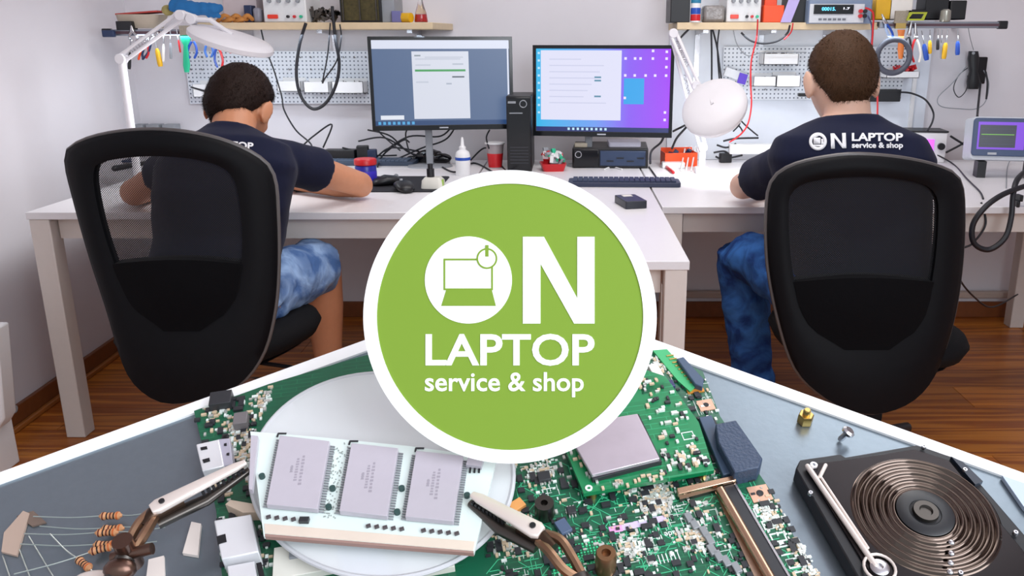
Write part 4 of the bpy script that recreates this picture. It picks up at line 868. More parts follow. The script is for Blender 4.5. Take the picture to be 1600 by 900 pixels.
def drawR(t, FM, w_, h_, oy):
    r_ = lambda *a: rect(t, FM, *a, w_, h_, oy)
    r_('screen', 0, 0, 1, 1, -.002, grad)
    r_('screen_window', .035, .02, .64, .86, -.0012, em('screen_window_pale', 'dfe0f6'))
    for i in range(9): r_('screen_icon', .012, .04 + i * .09, .028, .065 + i * .09, -.0006, em('screen_icon_pale', 'bfe6fa'))
    for i in range(8): r_('screen_text_line', .10, .12 + i * .075, .34 + (i * 37 % 20) / 100, .132 + i * .075, -.0006, em('screen_text_faint', 'cccfe8'))
    for y in (.33, .37, .56): r_('screen_mark', .44, y, .49, y + .02, -.0006, em('screen_teal_mark', '5c8ea8'))
    r_('screen_tile', .66, .35, .81, .66, -.0012, em('screen_tile', '2fa4ea'))
    for (x, y) in ((.66, .1), (.73, .1), (.77, .1), (.86, .1), (.96, .02), (.96, .1), (.86, .01), (.96, .2), (.66, .3), (.73, .3), (.81, .3), (.88, .3), (.96, .3), (.66, .57), (.96, .74), (.96, .83)):
        r_('screen_icon', x, y, x + .018, y + .03, -.0006, em('screen_icon_white', 'efe6ff'))
    r_('screen_taskbar', 0, .945, 1, 1, -.0012, em('screen_taskbar_dark', '182a6e'))
    for i in range(9): r_('screen_icon', .24 + i * .035, .955, .257 + i * .035, .985, -.0006, em('screen_icon_pale', 'bfe6fa'))
monitor('widescreen monitor showing a white page on slate blue, left of the small tower', 691, 131, 3.42, .545, .35, R(9), R(-2), drawL)
monitor('monitor with purple and cyan desktop, right of the small tower', 941, 143, 3.42, .545, .345, R(-9), R(-2), drawR)

# ================================================================ DESK LAMPS (magnifier lamps)
lampw = mat('lamp_white', hexc('e4e2e6'), .35, var=.02); tubem = mat('lamp_glow', (1, 1, 1), .4, emit=(.93, .97, 1), es=7, var=0)
def maglamp(label, c_, nrm_, rad, arm, power):
    t = thing('magnifier_lamp', label, 'lamp', (arm[0].x, arm[0].y, TOP))
    M = Matrix.Translation(c_) @ nrm_.to_track_quat('Z', 'Y').to_matrix().to_4x4()          # +Z is the domed back of the head
    part('lamp_head', MB().lathe([(rad * .965, -.014), (rad, -.010), (rad, .003), (rad * .93, .012), (rad * .6, .018), (rad * .2, .021), (.001, .021), (.001, .015), (rad * .9, .007)], 44), lampw, t, M)
    part('glow_tube', MB().tube([(rad * .82 * math.cos(2 * math.pi * i / 40), rad * .82 * math.sin(2 * math.pi * i / 40), -.006) for i in range(40)], .010, 8, closed=True), tubem, t, M)
    part('magnifier_lens', MB().lathe([(.001, -.004), (rad * .6, -.002), (rad * .6, .002), (.001, .004)], 32), glassm, t, M)
    part('clamp_base', MB().box(V((arm[0].x, arm[0].y, TOP + .012)), (.05, .05, .024)), lampw, t, IDM, bev=.003)
    part('post', MB().cyl(V((arm[0].x, arm[0].y, TOP + .02)), arm[0], .013), lampw, t, IDM)
    for a1, b1 in zip(arm[:-1], arm[1:]):
        d1 = (b1 - a1).normalized(); s1 = V((0, 1, 0)).cross(d1).normalized()
        m_ = MB()
        for k in (-1, 1): m_.tube([a1 + s1 * .011 * k, b1 + s1 * .011 * k], .0065, 8)
        part('arm', m_, lampw, t, IDM)
        part('spring', MB().tube([a1.lerp(b1, .15 + .5 * i / 60) + (s1 * math.cos(i * 1.2) + V((0, 1, 0)) * math.sin(i * 1.2)) * .006 + s1 * 0 for i in range(60)], .0012, 5), CHROME, t, IDM)
    for a1 in arm[:]: part('joint_knob', MB().cyl(a1 + V((0, -.016, 0)), a1 + V((0, .016, 0)), .017), lampw, t, IDM, bev=.002)
    part('head_fork', MB().tube([arm[-1], arm[-1].lerp(c_, .5) + V((0, 0, .03)), c_ + nrm_ * .018], .008, 8), lampw, t, IDM)
    l = bpy.data.lights.new('lamp_light', 'AREA'); l.shape = 'DISK'; l.size = rad * 1.6; l.energy = power; l.color = (.93, .97, 1)
    o = bpy.data.objects.new('lamp_light', l); COL.objects.link(o); o.parent = t; o.matrix_local = WM[t].inverted() @ M @ Matrix.Translation((0, 0, -.03))
LY = 2.98
maglamp('white magnifier lamp over the left man, flat round head glowing underneath', pY(361, 63, LY), V((.30, -.09, .93)).normalized(), 62 / F * LY, [pY(190, 92, LY), pY(283, 24, LY), pY(300, 30, LY)], 3)
maglamp('white magnifier lamp beside the right monitor, round head tilted to the viewer', pY(1116, 168, 3.05), V((-.42, -.72, .60)).normalized(), 51 / F * 3.05, [pY(1098, 230, 3.3), pY(1052, 52, 3.3), pY(1088, 134, 3.18)], 2.2)
# white post seen under the right lamp head
q = pY(1098, 262, 3.0)

# ================================================================ THINGS ON THE DESKS
def ond(px, py):
    q = pZ(px, py, TOP)
    return q if q.y < 3.6 else pY(px, py, 3.6)
def keyboard(label, px, py, w_, dp, rz, m, kc=None):
    q = ond(px, py); t = thing('keyboard', label, 'keyboard', TR(q.x, q.y, TOP, rz))
    part('keyboard_body', MB().rbox((0, 0, .008), (w_, dp, .016), .012), m, t, bev=.002)
    kb = MB().box((0, 0, 0), (.0155, .0155, .006)).mesh('key'); kb.materials.append(kc or m)
    nc = int((w_ - .03) / .018)
    for r_ in range(5):
        for c_ in range(nc):
            if r_ == 0 and 4 < c_ < 9: continue
            o = bpy.data.objects.new('key', kb); COL.objects.link(o); o.parent = t; o.location = (-w_ / 2 + .024 + c_ * .018, -dp / 2 + .022 + r_ * .0185, .0185); WM[o] = WM[t]
    part('space_bar', MB().box((-w_ / 2 + .024 + 6.5 * .018, -dp / 2 + .022, .0185), (.07, .0155, .006)), kc or m, t)
    return t
dkey = mat('key_dark', hexc('2f3a55'), .5, var=.1); bkb = mat('keyboard_slate', hexc('27304a'), .45)
keyboard('slate keyboard on the middle desk beside the round sign', 975, 289, .39, .105, R(-2), bkb, dkey)
keyboard('dark grey keyboard behind the red lidded jar on the left desk', 572, 256, .42, .12, R(-2), mat('keyboard_grey', hexc('39465a'), .45), mat('key_grey', hexc('5a6a80'), .5))
q = ond(575, 290)
solo('mouse_mat', 'black mouse mat by the left man\'s elbow', 'mouse mat', MB().rbox((q.x, q.y + .03, TOP + .0015), (.52, .34, .003), .015), mat('mat_black', hexc('15161e'), .8))
def mouse(label, px, py, rz):
    q = ond(px, py); M = TR(q.x, q.y, TOP + .003, rz); t = thing('mouse', label, 'mouse', M)
    part('mouse_body', MB().loft([((0, -.055, .008), V((.012, 0, 0)), V((0, 0, .008))), ((0, -.045, .012), V((.026, 0, 0)), V((0, 0, .012))), ((0, -.01, .018), V((.031, 0, 0)), V((0, 0, .018))), ((0, .03, .015), V((.028, 0, 0)), V((0, 0, .015))), ((0, .05, .009), V((.018, 0, 0)), V((0, 0, .009)))], 20), BLACK, t, angle=180)
    part('scroll_wheel', MB().cyl((-.004, .03, .029), (.004, .03, .029), .007), GREYP, t)
mouse('glossy black mouse nearer the jar on the mouse mat', 607, 290, R(-60)); mouse('glossy black mouse nearer the sign on the mouse mat', 631, 299, R(25))
# jar
q = ond(573, 288); t = thing('jar', 'blue plastic jar with red lid on the left desk', 'jar', (q.x, q.y, TOP + .003))
part('jar_body', MB().lathe([(.034, 0), (.037, .004), (.037, .06), (.034, .066)], 32), mat('blue_jar', hexc('2a2f9e'), .3), t); part('lid', MB().lathe([(.037, .066), (.039, .068), (.039, .084), (.036, .088), (.001, .088)], 32), RED, t)
part('paper_label', MB().lathe([(.0374, .01), (.0377, .011), (.0377, .045), (.0374, .046)], 32), mat('jar_label', hexc('3a2fc0'), .5, scale=80, var=.3), t); part('label_stripe', MB().lathe([(.0379, .006), (.038, .0065), (.038, .009), (.0379, .0095)], 32), PAPER, t)
# white flux bottle
q = ond(724, 274); t = thing('squeeze_bottle', 'white squeeze bottle with blue band and pointed nozzle', 'bottle', (q.x, q.y, TOP))
part('bottle', MB().lathe([(.026, 0), (.028, .004), (.028, .075), (.024, .088), (.013, .096)], 32), WP, t); part('blue_band', MB().lathe([(.0283, .058), (.0286, .059), (.0286, .068), (.0283, .069)], 32), BLUE, t)
part('nozzle', MB().lathe([(.013, .096), (.013, .106), (.007, .112), (.005, .135), (.003, .142)], 20), WP, t)
# cup
q = ond(774, 262); t = thing('cup', 'translucent white cup with red bottom half beside the small tower', 'cup', (q.x, q.y, TOP))
part('cup_wall', MB().lathe([(.026, 0), (.036, .098), (.034, .098), (.025, .003)], 36), mat('cup_plastic', hexc('a59a9c'), .3), t); part('rim', MB().lathe([(.035, .094), (.040, .095), (.041, .100), (.036, .102)], 36), WP, t); part('red_contents', MB().lathe([(.0268, .004), (.0325, .058), (.0325, .0585), (.0265, .004)], 36), RED, t)
# small tower between monitors
q = ond(812, 268); a_ = pY(812, 150, q.y); hT = a_.z - TOP; t = thing('computer', 'small black upright tower computer between the monitors', 'computer', TR(q.x, q.y, TOP))
part('case', MB().box((0, .13, hT / 2), (.095, .26, hT)), BLACK, t, bev=.004); part('front_bezel', MB().box((0, -.004, hT / 2), (.09, .012, hT * .97)), BLACKG, t, bev=.003)
part('power_ring', MB().tube([(.018 + .013 * math.cos(x), -.012, hT * .9 + .013 * math.sin(x)) for x in [2 * math.pi * i / 20 for i in range(20)]], .0022, 6, closed=True), CHROME, t)
for i in range(6): part('vent_slat', MB().box((0, -.011, hT * .12 + i * .012), (.07, .003, .004)), mat('vent', hexc('2b2c33'), .5), t)
part('drive_slot', MB().box((-.01, -.011, hT * .78), (.05, .003, .004)), GREYP, t); part('top_badge', MB().box((-.025, -.011, hT * .92), (.03, .003, .008)), GREYP, t)
# flat mini PC + white box on it
q = ond(953, 263); t = thing('computer', 'flat black desktop computer lying under the right monitor', 'computer', TR(q.x, q.y, TOP, R(-3)))
part('case', MB().box((0, .12, .04), (.30, .24, .078)), BLACK, t, bev=.004); part('drive_bay', MB().box((.05, -.003, .04), (.18, .01, .06)), mat('slate_case', hexc('2a3a57'), .4), t, bev=.003)
part('front_panel', MB().box((-.095, -.003, .04), (.10, .01, .07)), BLACKG, t, bev=.003)
part('power_ring', MB().tube([(-.125 + .012 * math.cos(x), -.011, .055 + .012 * math.sin(x)) for x in [2 * math.pi * i / 20 for i in range(20)]], .0025, 6, closed=True), CHROME, t)
for i in range(4): part('slot', MB().box((.0 + .04 * i, -.009, .03 + .012 * (i % 2)), (.028, .003, .004)), BLACK, t)
solo('adapter', 'white square network box on top of the flat black computer', 'box', MB().rbox((q.x + .06, q.y + .10, TOP + .088), (.13, .11, .02), .01), mat('lilac_white', hexc('dcd9ea'), .35), bev=.002)
solo('dongle', 'tiny beige card reader on the flat computer\'s left corner', 'reader', MB().box((q.x - .115, q.y + .05, TOP + .087), (.05, .03, .016)), mat('beige_reader', hexc('c9bda8'), .5), bev=.002)
# red dish of bits
q = ond(864, 266); t = thing('dish', 'red square dish heaped with white and red connectors', 'dish', TR(q.x, q.y, TOP, R(8)))
part('dish_body', MB().loft([((0, 0, 0), V((.04, 0, 0)), V((0, .04, 0))), ((0, 0, .03), V((.05, 0, 0)), V((0, .05, 0))), ((0, 0, .0301), V((.046, 0, 0)), V((0, .046, 0))), ((0, 0, .02), V((.038, 0, 0)), V((0, .038, 0)))], 28, 6), RED, t)
for i, mm in enumerate((WP, RED, GREYP, GREEN)):
    m_ = MB()
    for k in range(11): m_.box((rr.uniform(-.034, .034), rr.uniform(-.03, .03), rr.uniform(.028, .075)), (rr.uniform(.01, .028), rr.uniform(.006, .014), rr.uniform(.01, .03)), Matrix.Rotation(rr.uniform(0, 3), 3, 'Z') @ Matrix.Rotation(rr.uniform(-1, 1), 3, 'X'))
    solo('connectors', ('white', 'red', 'grey', 'green')[i] + ' connectors in the heap in the red square dish', 'connectors', m_, mm, WM[t], kind='stuff')
# orange bin and cables at lamp foot
q = ond(1060, 258); t = thing('parts_bin', 'orange open bin at the foot of the right lamp', 'bin', TR(q.x, q.y, TOP, R(6))); m_ = MB(); W2, D2, H2 = .13, .09, .055
m_.box((0, 0, .002), (W2, D2, .003)).box((0, -D2 / 2, H2 / 2), (W2, .003, H2)).box((0, D2 / 2, H2 / 2 + .006), (W2, .003, H2 + .012))
for s_ in (-1, 1): m_.box((s_ * W2 / 2, 0, H2 / 2), (.003, D2, H2))
part('bin_body', m_, ORANGE, t, bev=.0008); 
m_ = MB()
for k in range(9): m_.box((rr.uniform(-.05, .05), rr.uniform(-.03, .03), rr.uniform(.03, .065)), (.02, .014, .02), Matrix.Rotation(rr.uniform(0, 3), 3, 'Z') @ Matrix.Rotation(.6, 3, 'X'))
solo('small_parts', 'navy and grey bits piled inside the orange bin by the lamp', 'parts', m_, NAVY, WM[t], kind='stuff')
solo('adapter', 'white plug block lying before the orange bin by the lamp', 'adapter', MB().rbox((q.x - .03, q.y - .07, TOP + .011), (.09, .05, .022), .006), WP, bev=.003)
solo('small_tool', 'red tipped white pen tool lying on the right desk', 'tool', MB().tube([ond(1040, 262) + V((0, 0, .006)), ond(1052, 272) + V((0, 0, .006))], .006, 8, rnd=True), RED)
# black drive
q = ond(985, 321); t = thing('hard_drive', 'black external drive with pale sticker on the middle desk', 'drive', TR(q.x, q.y, TOP, R(14)))
part('drive_case', MB().rbox((0, 0, .012), (.068, .12, .024), .006), mat('drive_black', hexc('272a33'), .4), t, bev=.002); part('sticker', MB().box((0, .035, .0245), (.03, .025, .001)), PAPER, t)
# tip cleaner, small white base with black holder
q = ond(676, 296); t = thing('iron_stand', 'white boxy stand with black holder near the mouse mat', 'stand', TR(q.x, q.y + .02, TOP, R(-5)))
part('base', MB().loft([((0, 0, 0), V((.04, 0, 0)), V((0, .03, 0))), ((0, 0, .03), V((.036, 0, 0)), V((0, .028, 0))), ((0, 0, .04), V((.026, 0, 0)), V((0, .022, 0)))], 24, 5), mat('cream_plastic', hexc('dcdad0'), .4), t); part('holder', MB().cyl((-.008, 0, .038), (-.008, 0, .068), .013).cyl((-.008, 0, .068), (-.008, 0, .085), .009), BLACK, t)
part('green_light_strip', MB().box((.036, -.01, .02), (.004, .02, .026)), mat('leaf_green', hexc('9fc64a'), .4), t)
# black power brick and hub at the back of the left desk
def solo_z(px, py, d3, rz, z0=0): q = ond(px, py); return MB().rbox((0, 0, d3[2] / 2 + z0), d3, .006), TR(q.x, q.y, TOP, rz)
mb_, M_ = solo_z(532, 228, (.13, .06, .055), R(-3), .0); solo('power_brick', 'black power brick among cables at the back of the left desk', 'power brick', mb_, BLACK, M_, bev=.003)
mb_, M_ = solo_z(566, 222, (.05, .05, .07), R(10)); solo('charger', 'black wall charger right behind the power brick on left desk', 'charger', mb_, BLACK, M_, bev=.004)
mb_, M_ = solo_z(582, 246, (.04, .04, .055), R(10)); solo('plug', 'small dark blue upright plug beside grey keyboard', 'plug', mb_, NAVY, M_, bev=.004)
q = ond(672, 252); solo('headset', 'black coiled headset bundle under the left monitor', 'headset', fuse(MB().ell((q.x, q.y, TOP + .026), (.06, .035, .03), 16).ell((q.x + .05, q.y - .02, TOP + .02), (.045, .025, .022), 16).ell((q.x - .05, q.y + .01, TOP + .014), (.05, .02, .016), 16), .004, 3, lambda q: .004 * noise.noise(q * 40)), BLACKG, angle=180)
q = ond(690, 262)
mb_, M_ = solo_z(712, 240, (.06, .04, .02), R(20)); solo('box', 'small pale box behind the squeeze bottle', 'box', mb_, WP, M_, bev=.002)
# gold connector ring / usb ends
# book under hand, papers
q = ond(395, 300); solo('paper_sheet', 'pale pink paper sheet under the left man\'s forearm', 'paper', MB().box((q.x, q.y + .05, TOP + .002), (.26, .2, .002), Matrix.Rotation(R(12), 3, 'Z')), mat('pink_paper', hexc('d9b9b4'), .8))
q = ond(1235, 276); solo('laptop_part', 'silver laptop palm rest lying between the right man\'s arms', 'laptop part', MB().rbox((q.x + .08, q.y, TOP + .006), (.3, .2, .012), .01), mat('silver_case', hexc('b9bcc4'), .35, .6), bev=.002)
# things seen through the left chair's net
q = ond(215, 262); solo('hand_tool', 'dark soldering tool lying behind the left chair\'s mesh', 'tool', MB().tube([ond(180, 268) + V((0, 0, .012)), ond(235, 258) + V((0, 0, .012))], [.012, .007], 10, rnd=True), BLACK)
solo('tape_roll', 'orange red spool standing behind the left chair\'s top', 'spool', MB().cyl(ond(208, 244) + V((0, 0, .03)), ond(216, 243) + V((0, .02, .03)), .028), ORANGE)
solo('project_board', 'dark circuit board lying on the desk behind left chair net', 'board', MB().box(ond(190, 252) + V((0, 0, .004)), (.12, .07, .008)), NAVY)

# hot-air / LED meter box and oscilloscope
q = ond(1447, 238); Yb_ = q.y; t = thing('led_station', 'white soldering station with magenta display right of the man', 'station', TR(q.x, Yb_, TOP, R(-8)))
hb = pY(1458, 207, Yb_).z - TOP; part('housing', MB().box((0, .07, hb / 2), (.155, .14, hb)), WP, t, bev=.004); part('dark_top', MB().box((0, .07, hb + .003), (.16, .145, .006)), BLACK, t)
part('display', MB().box((-.01, -.002, hb * .5), (.075, .004, hb * .55)), mat('magenta_led', hexc('c45cf0'), .4, emit=hexc('c45cf0'), es=1.1), t); part('knob', MB().cyl((.055, 0, hb * .55), (.055, -.016, hb * .55), .014), BLACK, t)
q = pY(1556, 215, 3.15); OZ = pY(1556, 250, 3.15).z; 
t = thing('oscilloscope', 'grey oscilloscope with purple framed screen at far right', 'oscilloscope', TR(pY(1580, 215, 3.15).x, 3.15, TOP, R(-12)))
FM = WM[t] @ Matrix.Translation((0, 0, pY(1556, 217, 3.15).z - TOP)) @ Matrix.Rotation(R(-8), 4, 'X') @ Matrix.Rotation(R(90), 4, 'X'); 
part('housing', MB().rbox((.02, 0, -.07), (.30, .155, .13), .012), mat('scope_grey', hexc('c3c8d0'), .45), t, FM, bev=.003)
part('screen_bezel', MB().rbox((-.035, .005, -.003), (.19, .135, .012), .012), mat('scope_navy', hexc('34466a'), .4), t, FM, bev=.002)
part('screen', MB().box((-.035, .010, .0035), (.158, .098, .002)), em('scope_purple', '7a35d8'), t, FM)
part('graticule', MB().box((-.047, .008, .005), (.122, .080, .002)), em('scope_dark', '15182e'), t, FM)
part('trace', MB().box((-.047, .014, .0065), (.110, .0022, .001)), em('scope_green', '74c02a', 1.1), t, FM)
for i in range(4): part('grid_line', MB().box((-.047, -.02 + i * .018, .0062), (.11, .0006, .0006)), em('scope_grid', '3b3f66'), t, FM)
for i in range(5): part('soft_button', MB().box((.066, .048 - i * .019, .004), (.010, .008, .004)), GREYP, t, FM)
part('logo_plate', MB().box((-.06, -.054, .004), (.03, .008, .001)), mat('silver_print', hexc('a9adb5'), .4), t, FM)
for i in range(6): part('knob', MB().cyl((.095 + .04 * (i % 2), .05 - .042 * (i // 2), -.002), (.095 + .04 * (i % 2), .05 - .042 * (i // 2), .014), .011, .009), mat('knob_grey', hexc('8a93a3'), .5), t, FM)
for s_ in (-.08, .09): part('foot', MB().box((s_, .05, .03), (.03, .06, .06)), BLACK, t, WM[t] @ Matrix.Translation((0, 0, -.0)))
# handset hanging on the wall right
Yh = BW - .04; t = thing('handset', 'black corded handset hanging on the right wall', 'handset', pY(1524, 138, Yh))
part('handset_body', MB().loft([(pY(1520, 139, Yh), V((.02, 0, 0)), V((0, .02, 0))), (pY(1521, 128, Yh), V((.026, 0, 0)), V((0, .024, 0))), (pY(1521, 112, Yh), V((.016, 0, 0)), V((0, .018, 0))), (pY(1521, 92, Yh), V((.022, 0, 0)), V((0, .02, 0))), (pY(1521, 80, Yh), V((.017, 0, 0)), V((0, .018, 0)))], 18, 3), BLACK, t, IDM); part('cradle', MB().box(pY(1530, 110, Yh + .012), (.05, .03, .11)), BLACKG, t, IDM, bev=.005)
part('hanging_eye', MB().cyl(pY(1521, 83, Yh - .02), pY(1521, 83, Yh - .026), .006), GREYP, t, IDM)
# adapter on right pegboard
solo('power_brick', 'black power brick clipped below the right pegboard', 'power brick', boxat(1360, 140, 1407, 159, BW - .09, .045), BLACK, bev=.004)
solo('clip', 'black clamp poking out left of the right man\'s neck', 'clamp', boxat(1249, 146, 1268, 151, BW - .09, .03), BLACK, bev=.003)
t = thing('component_strip', 'clear sleeve of white trays with purple tag on right pegboard', 'tray', pY(1152, 125, BW - .06)); part('sleeve', MB().box(pY(1150, 117, BW - .06), (.10, .02, .035), Matrix.Rotation(R(18), 3, 'Y')), mat('milky_plastic', hexc('dfe2e6'), .3), t, IDM); part('purple_tag', MB().box(pY(1160, 123, BW - .075), (.035, .008, .042), Matrix.Rotation(R(15), 3, 'Y')), mat('purple_tag', hexc('5b3ac0'), .4), t, IDM)
solo('tweezers', 'black tweezers resting left of the left man\'s ear', 'tweezers', MB().tube([pY(298, 136, BW - .12), pY(322, 143, BW - .12)], [.003, .005], 8), BLACK)

# ================================================================ CABLES
def cab(label, pts, r, m=BLKCAB, name='cable', cat='cable'):
    P = [V(pY(*p)) if not isinstance(p, Vector) else p for p in pts]
    return solo(name, label, cat, MB().tube(crom(P, 8), r, 8), m, angle=180)
cab('thick black cable hanging in a long loop from the left shelf', [(478, 36, 3.44), (468, 70, 3.44), (463, 115, 3.44), (470, 150, 3.44), (488, 170, 3.44), (508, 162, 3.44), (524, 135, 3.44), (530, 100, 3.44), (524, 60, 3.44), (519, 10, 3.46)], .0062)
cab('thin black lead hanging inside the cable loop', [(516, 36, 3.43), (512, 85, 3.43), (504, 128, 3.43), (508, 122, 3.43), (526, 95, 3.43), (533, 60, 3.43), (531, 38, 3.43)], .0028)
cab('black lamp cord running down the wall right of the left man', [(407, 42, 3.6), (415, 75, 3.6), (428, 110, 3.6), (440, 150, 3.6), (444, 172, 3.5), (462, 203, 3.4), (485, 224, 3.3), (488, 238, 3.2)], .0032)
def dcab(label, pts, r=.003, m=BLKCAB):
    return cab(label, [ond(*p[:2]) + V((0, 0, r + (p[2] if len(p) > 2 else 0))) for p in pts], r, m)
dl = [[(470, 232), (490, 222, .02), (520, 215, .05), (505, 232)], [(535, 232), (560, 238), (590, 248, .01), (620, 244)], [(525, 236), (545, 250), (580, 252), (610, 240, .02), (655, 238)], [(575, 212, .02), (610, 225, .03), (640, 240), (680, 246)], [(560, 222), (600, 224, .02), (635, 236), (650, 246)], [(600, 238), (640, 226, .03), (690, 225, .03), (715, 210, .06)], [(620, 250), (660, 240, .02), (700, 232, .04), (722, 205, .07)], [(690, 262), (712, 270), (740, 256), (770, 270)], [(590, 262), (600, 250, .02), (630, 232, .03), (640, 224)], [(735, 252), (760, 240, .02), (785, 262), (800, 278)]]
names = ['leaving the power brick to the left', 'running from the power brick to the blue plug', 'sagging in front of the power brick', 'arching over the desk behind the keyboard', 'lying behind the dark blue plug', 'rising to the left monitor\'s underside', 'crossing up to the left monitor\'s right half', 'around the squeeze bottle', 'beside the red lidded jar toward the back', 'behind the cup beside the tower']
for p, n_ in zip(dl, names): dcab('black cable ' + n_, p, .0034)
cab('black cable dropping from the left monitor\'s left corner', [(588, 190, 3.5), (592, 205, 3.5), (605, 218, 3.5), (625, 235, 3.4)], .003)
cab('black cable dropping below the left monitor at its middle', [(640, 196, 3.5), (634, 208, 3.48), (636, 225, 3.42), (640, 238, 3.36)], .003)
cab('black cable dropping left of the small tower', [(765, 203, 3.48), (760, 215, 3.45), (764, 232, 3.4)], .003)
cab('black cable curving from the right monitor corner to the desk', [(1040, 205, 3.5), (1033, 222, 3.48), (1018, 236, 3.4), (1016, 255, 3.2)], .0045)
cab('black cable bundle knotted left of the right lamp', [(1052, 205, 3.6), (1062, 200, 3.5), (1075, 195, 3.5), (1058, 215, 3.5), (1050, 232, 3.45)], .0045)
cab('black cord hanging from right shelf, first of the vertical pair', [(1111, 42, 3.55), (1112, 80, 3.6), (1112, 126, 3.6)], .0038)
cab('black cord hanging from right shelf, second of the vertical pair', [(1113, 44, 3.55), (1120, 72, 3.6), (1124, 100, 3.6), (1128, 130, 3.6)], .0038)
cab('black cord hanging from right shelf, straight third one', [(1124, 44, 3.56), (1121, 75, 3.61), (1124, 125, 3.61)], .003)
cab('short black strap under the left end of right shelf', [(1079, 43, 3.5), (1068, 54, 3.5), (1060, 63, 3.5)], .004)
cab('red test lead falling from the right power supply to the desk', [(1184, 30, 3.42), (1182, 60, 3.42), (1174, 95, 3.42), (1173, 130, 3.4), (1174, 165, 3.38), (1168, 195, 3.35), (1155, 212, 3.3), (1140, 222, 3.25)], .003, RED)
cab('black test lead curving under the right shelf to red plug', [(1158, 51, 3.43), (1172, 63, 3.43), (1192, 68, 3.43), (1215, 64, 3.43), (1230, 52, 3.43), (1234, 40, 3.45)], .0038)
cab('thin red lead beside the right shelf bins', [(1239, 36, 3.42), (1236, 50, 3.42), (1225, 62, 3.42)], .0028, RED)
cab('grey thin lead sagging above the right pegboard', [(1146, 48, 3.55), (1152, 70, 3.6), (1168, 87, 3.6), (1195, 82, 3.6), (1260, 82, 3.6)], .002, GREYP)
cab('red lead passing behind the right man\'s head to the desk', [(1352, 12, 3.36), (1364, 20, 3.36), (1364, 45, 3.38), (1362, 90, 3.4), (1369, 120, 3.4), (1371, 150, 3.38), (1371, 180, 3.3)], .0036, RED)
cab('blue grey lead next to the red one behind right man', [(1356, 25, 3.37), (1362, 40, 3.39), (1362, 60, 3.4), (1359, 75, 3.42)], .0032, mat('slate_rubber', hexc('4d587c'), .5))
cab('black output cord arching from the wall power brick down', [(1407, 144, 3.66), (1425, 146, 3.66), (1446, 156, 3.64), (1458, 175, 3.62), (1457, 190, 3.5), (1449, 205, 3.4)], .0038)
cab('thin black cord looped left of the wall handset', [(1512, 106, 3.7), (1498, 118, 3.7), (1490, 138, 3.7), (1498, 152, 3.7), (1510, 140, 3.7), (1512, 118, 3.7)], .002)
cab('long thin grey cord hanging in a wide triangle from the handset', [(1510, 104, 3.69), (1488, 130, 3.69), (1466, 152, 3.69), (1470, 166, 3.69), (1500, 170, 3.69), (1525, 170, 3.69), (1540, 158, 3.69), (1545, 130, 3.69), (1537, 110, 3.69)], .002, GREYP)
cab('thin dark lead falling from the handset to the oscilloscope', [(1532, 130, 3.68), (1530, 150, 3.6), (1528, 170, 3.5), (1527, 182, 3.35)], .0045)
cab('thin grey wire hanging from the right rail to the handset', [(1513, 44, 3.5), (1516, 60, 3.6), (1521, 78, 3.7)], .0014, GREYP)
cab('black connector lead right of the handset', [(1540, 112, 3.68), (1543, 130, 3.66), (1541, 155, 3.66)], .004)
for i, p in enumerate(([(1148, 178, 3.5), (1156, 192, 3.45), (1146, 205, 3.4)], [(1152, 182, 3.5), (1165, 196, 3.45), (1184, 212, 3.4)], [(1145, 186, 3.5), (1160, 205, 3.4), (1150, 215, 3.35)])): cab('dark jumper wire under the right lamp head, ' + ('left bend', 'long one reaching right', 'lowest bend')[i], p, .003)
for i, p in enumerate(([(1120, 228), (1135, 232), (1150, 226)], [(1115, 240), (1132, 238), (1142, 246)], [(1118, 246), (1130, 250), (1160, 244)], [(1130, 222), (1150, 218), (1185, 217)])): dcab('black lead on the right desk behind the arm, ' + ('curled upper', 'curled middle', 'curled lower', 'straight rear') [i], p, .004)
m_, M_ = solo_z(1134, 232, (.05, .03, .04), R(10)); solo('plug', 'black plug block among leads behind the right man\'s arm', 'plug', m_, BLACK, M_, bev=.004)
solo('power_strip', 'white power strip at the back of the right desk', 'power strip', MB().rbox(ond(1180, 240) + V((0, 0, .02)), (.22, .05, .04), .008), WP, bev=.003)
dcab('dark probe lead crossing the right desk and hanging over its edge', [(1462, 242), (1490, 258), (1510, 280), (1530, 300), (1536, 312)], .003)
cab('black lead hanging under the right desk edge to the floor', [(1533, 316, 2.66), (1540, 350, 2.64), (1520, 380, 2.64), (1500, 393, 2.66), (1497, 430, 2.8), (1520, 462, 3.0), (1550, 480, 3.3), (1590, 460, 3.6)], .0034)
cab('thick black power cable looped over the right desk edge', [(1625, 285, 2.62), (1598, 292, 2.6), (1565, 305, 2.56), (1538, 325, 2.54), (1520, 352, 2.54), (1522, 380, 2.54), (1545, 390, 2.54), (1570, 372, 2.54), (1580, 340, 2.56), (1583, 305, 2.58), (1590, 280, 2.62), (1610, 262, 2.7)], .0085)
cab('thin lead with red mark on the desk in front of oscilloscope', [ond(1582, 250) + V((0, 0, .02)), ond(1574, 262) + V((0, 0, .003)), ond(1572, 295) + V((0, 0, .003))], .0018, GREYP)
for i, p in enumerate(([(1484, 222, .02), (1500, 228, .01), (1520, 236)], [(1478, 240), (1500, 232, .01), (1515, 226, .02)])): dcab('black probe cable between station and oscilloscope, ' + ('falling', 'rising')[i], p, .0045)
dcab('black lead on the middle desk under the keyboard end', [(1014, 262), (1024, 276), (1034, 292)], .003)
dcab('white cord lying in front of the flat computer', [(944, 266), (956, 262), (972, 266)], .003, WP)
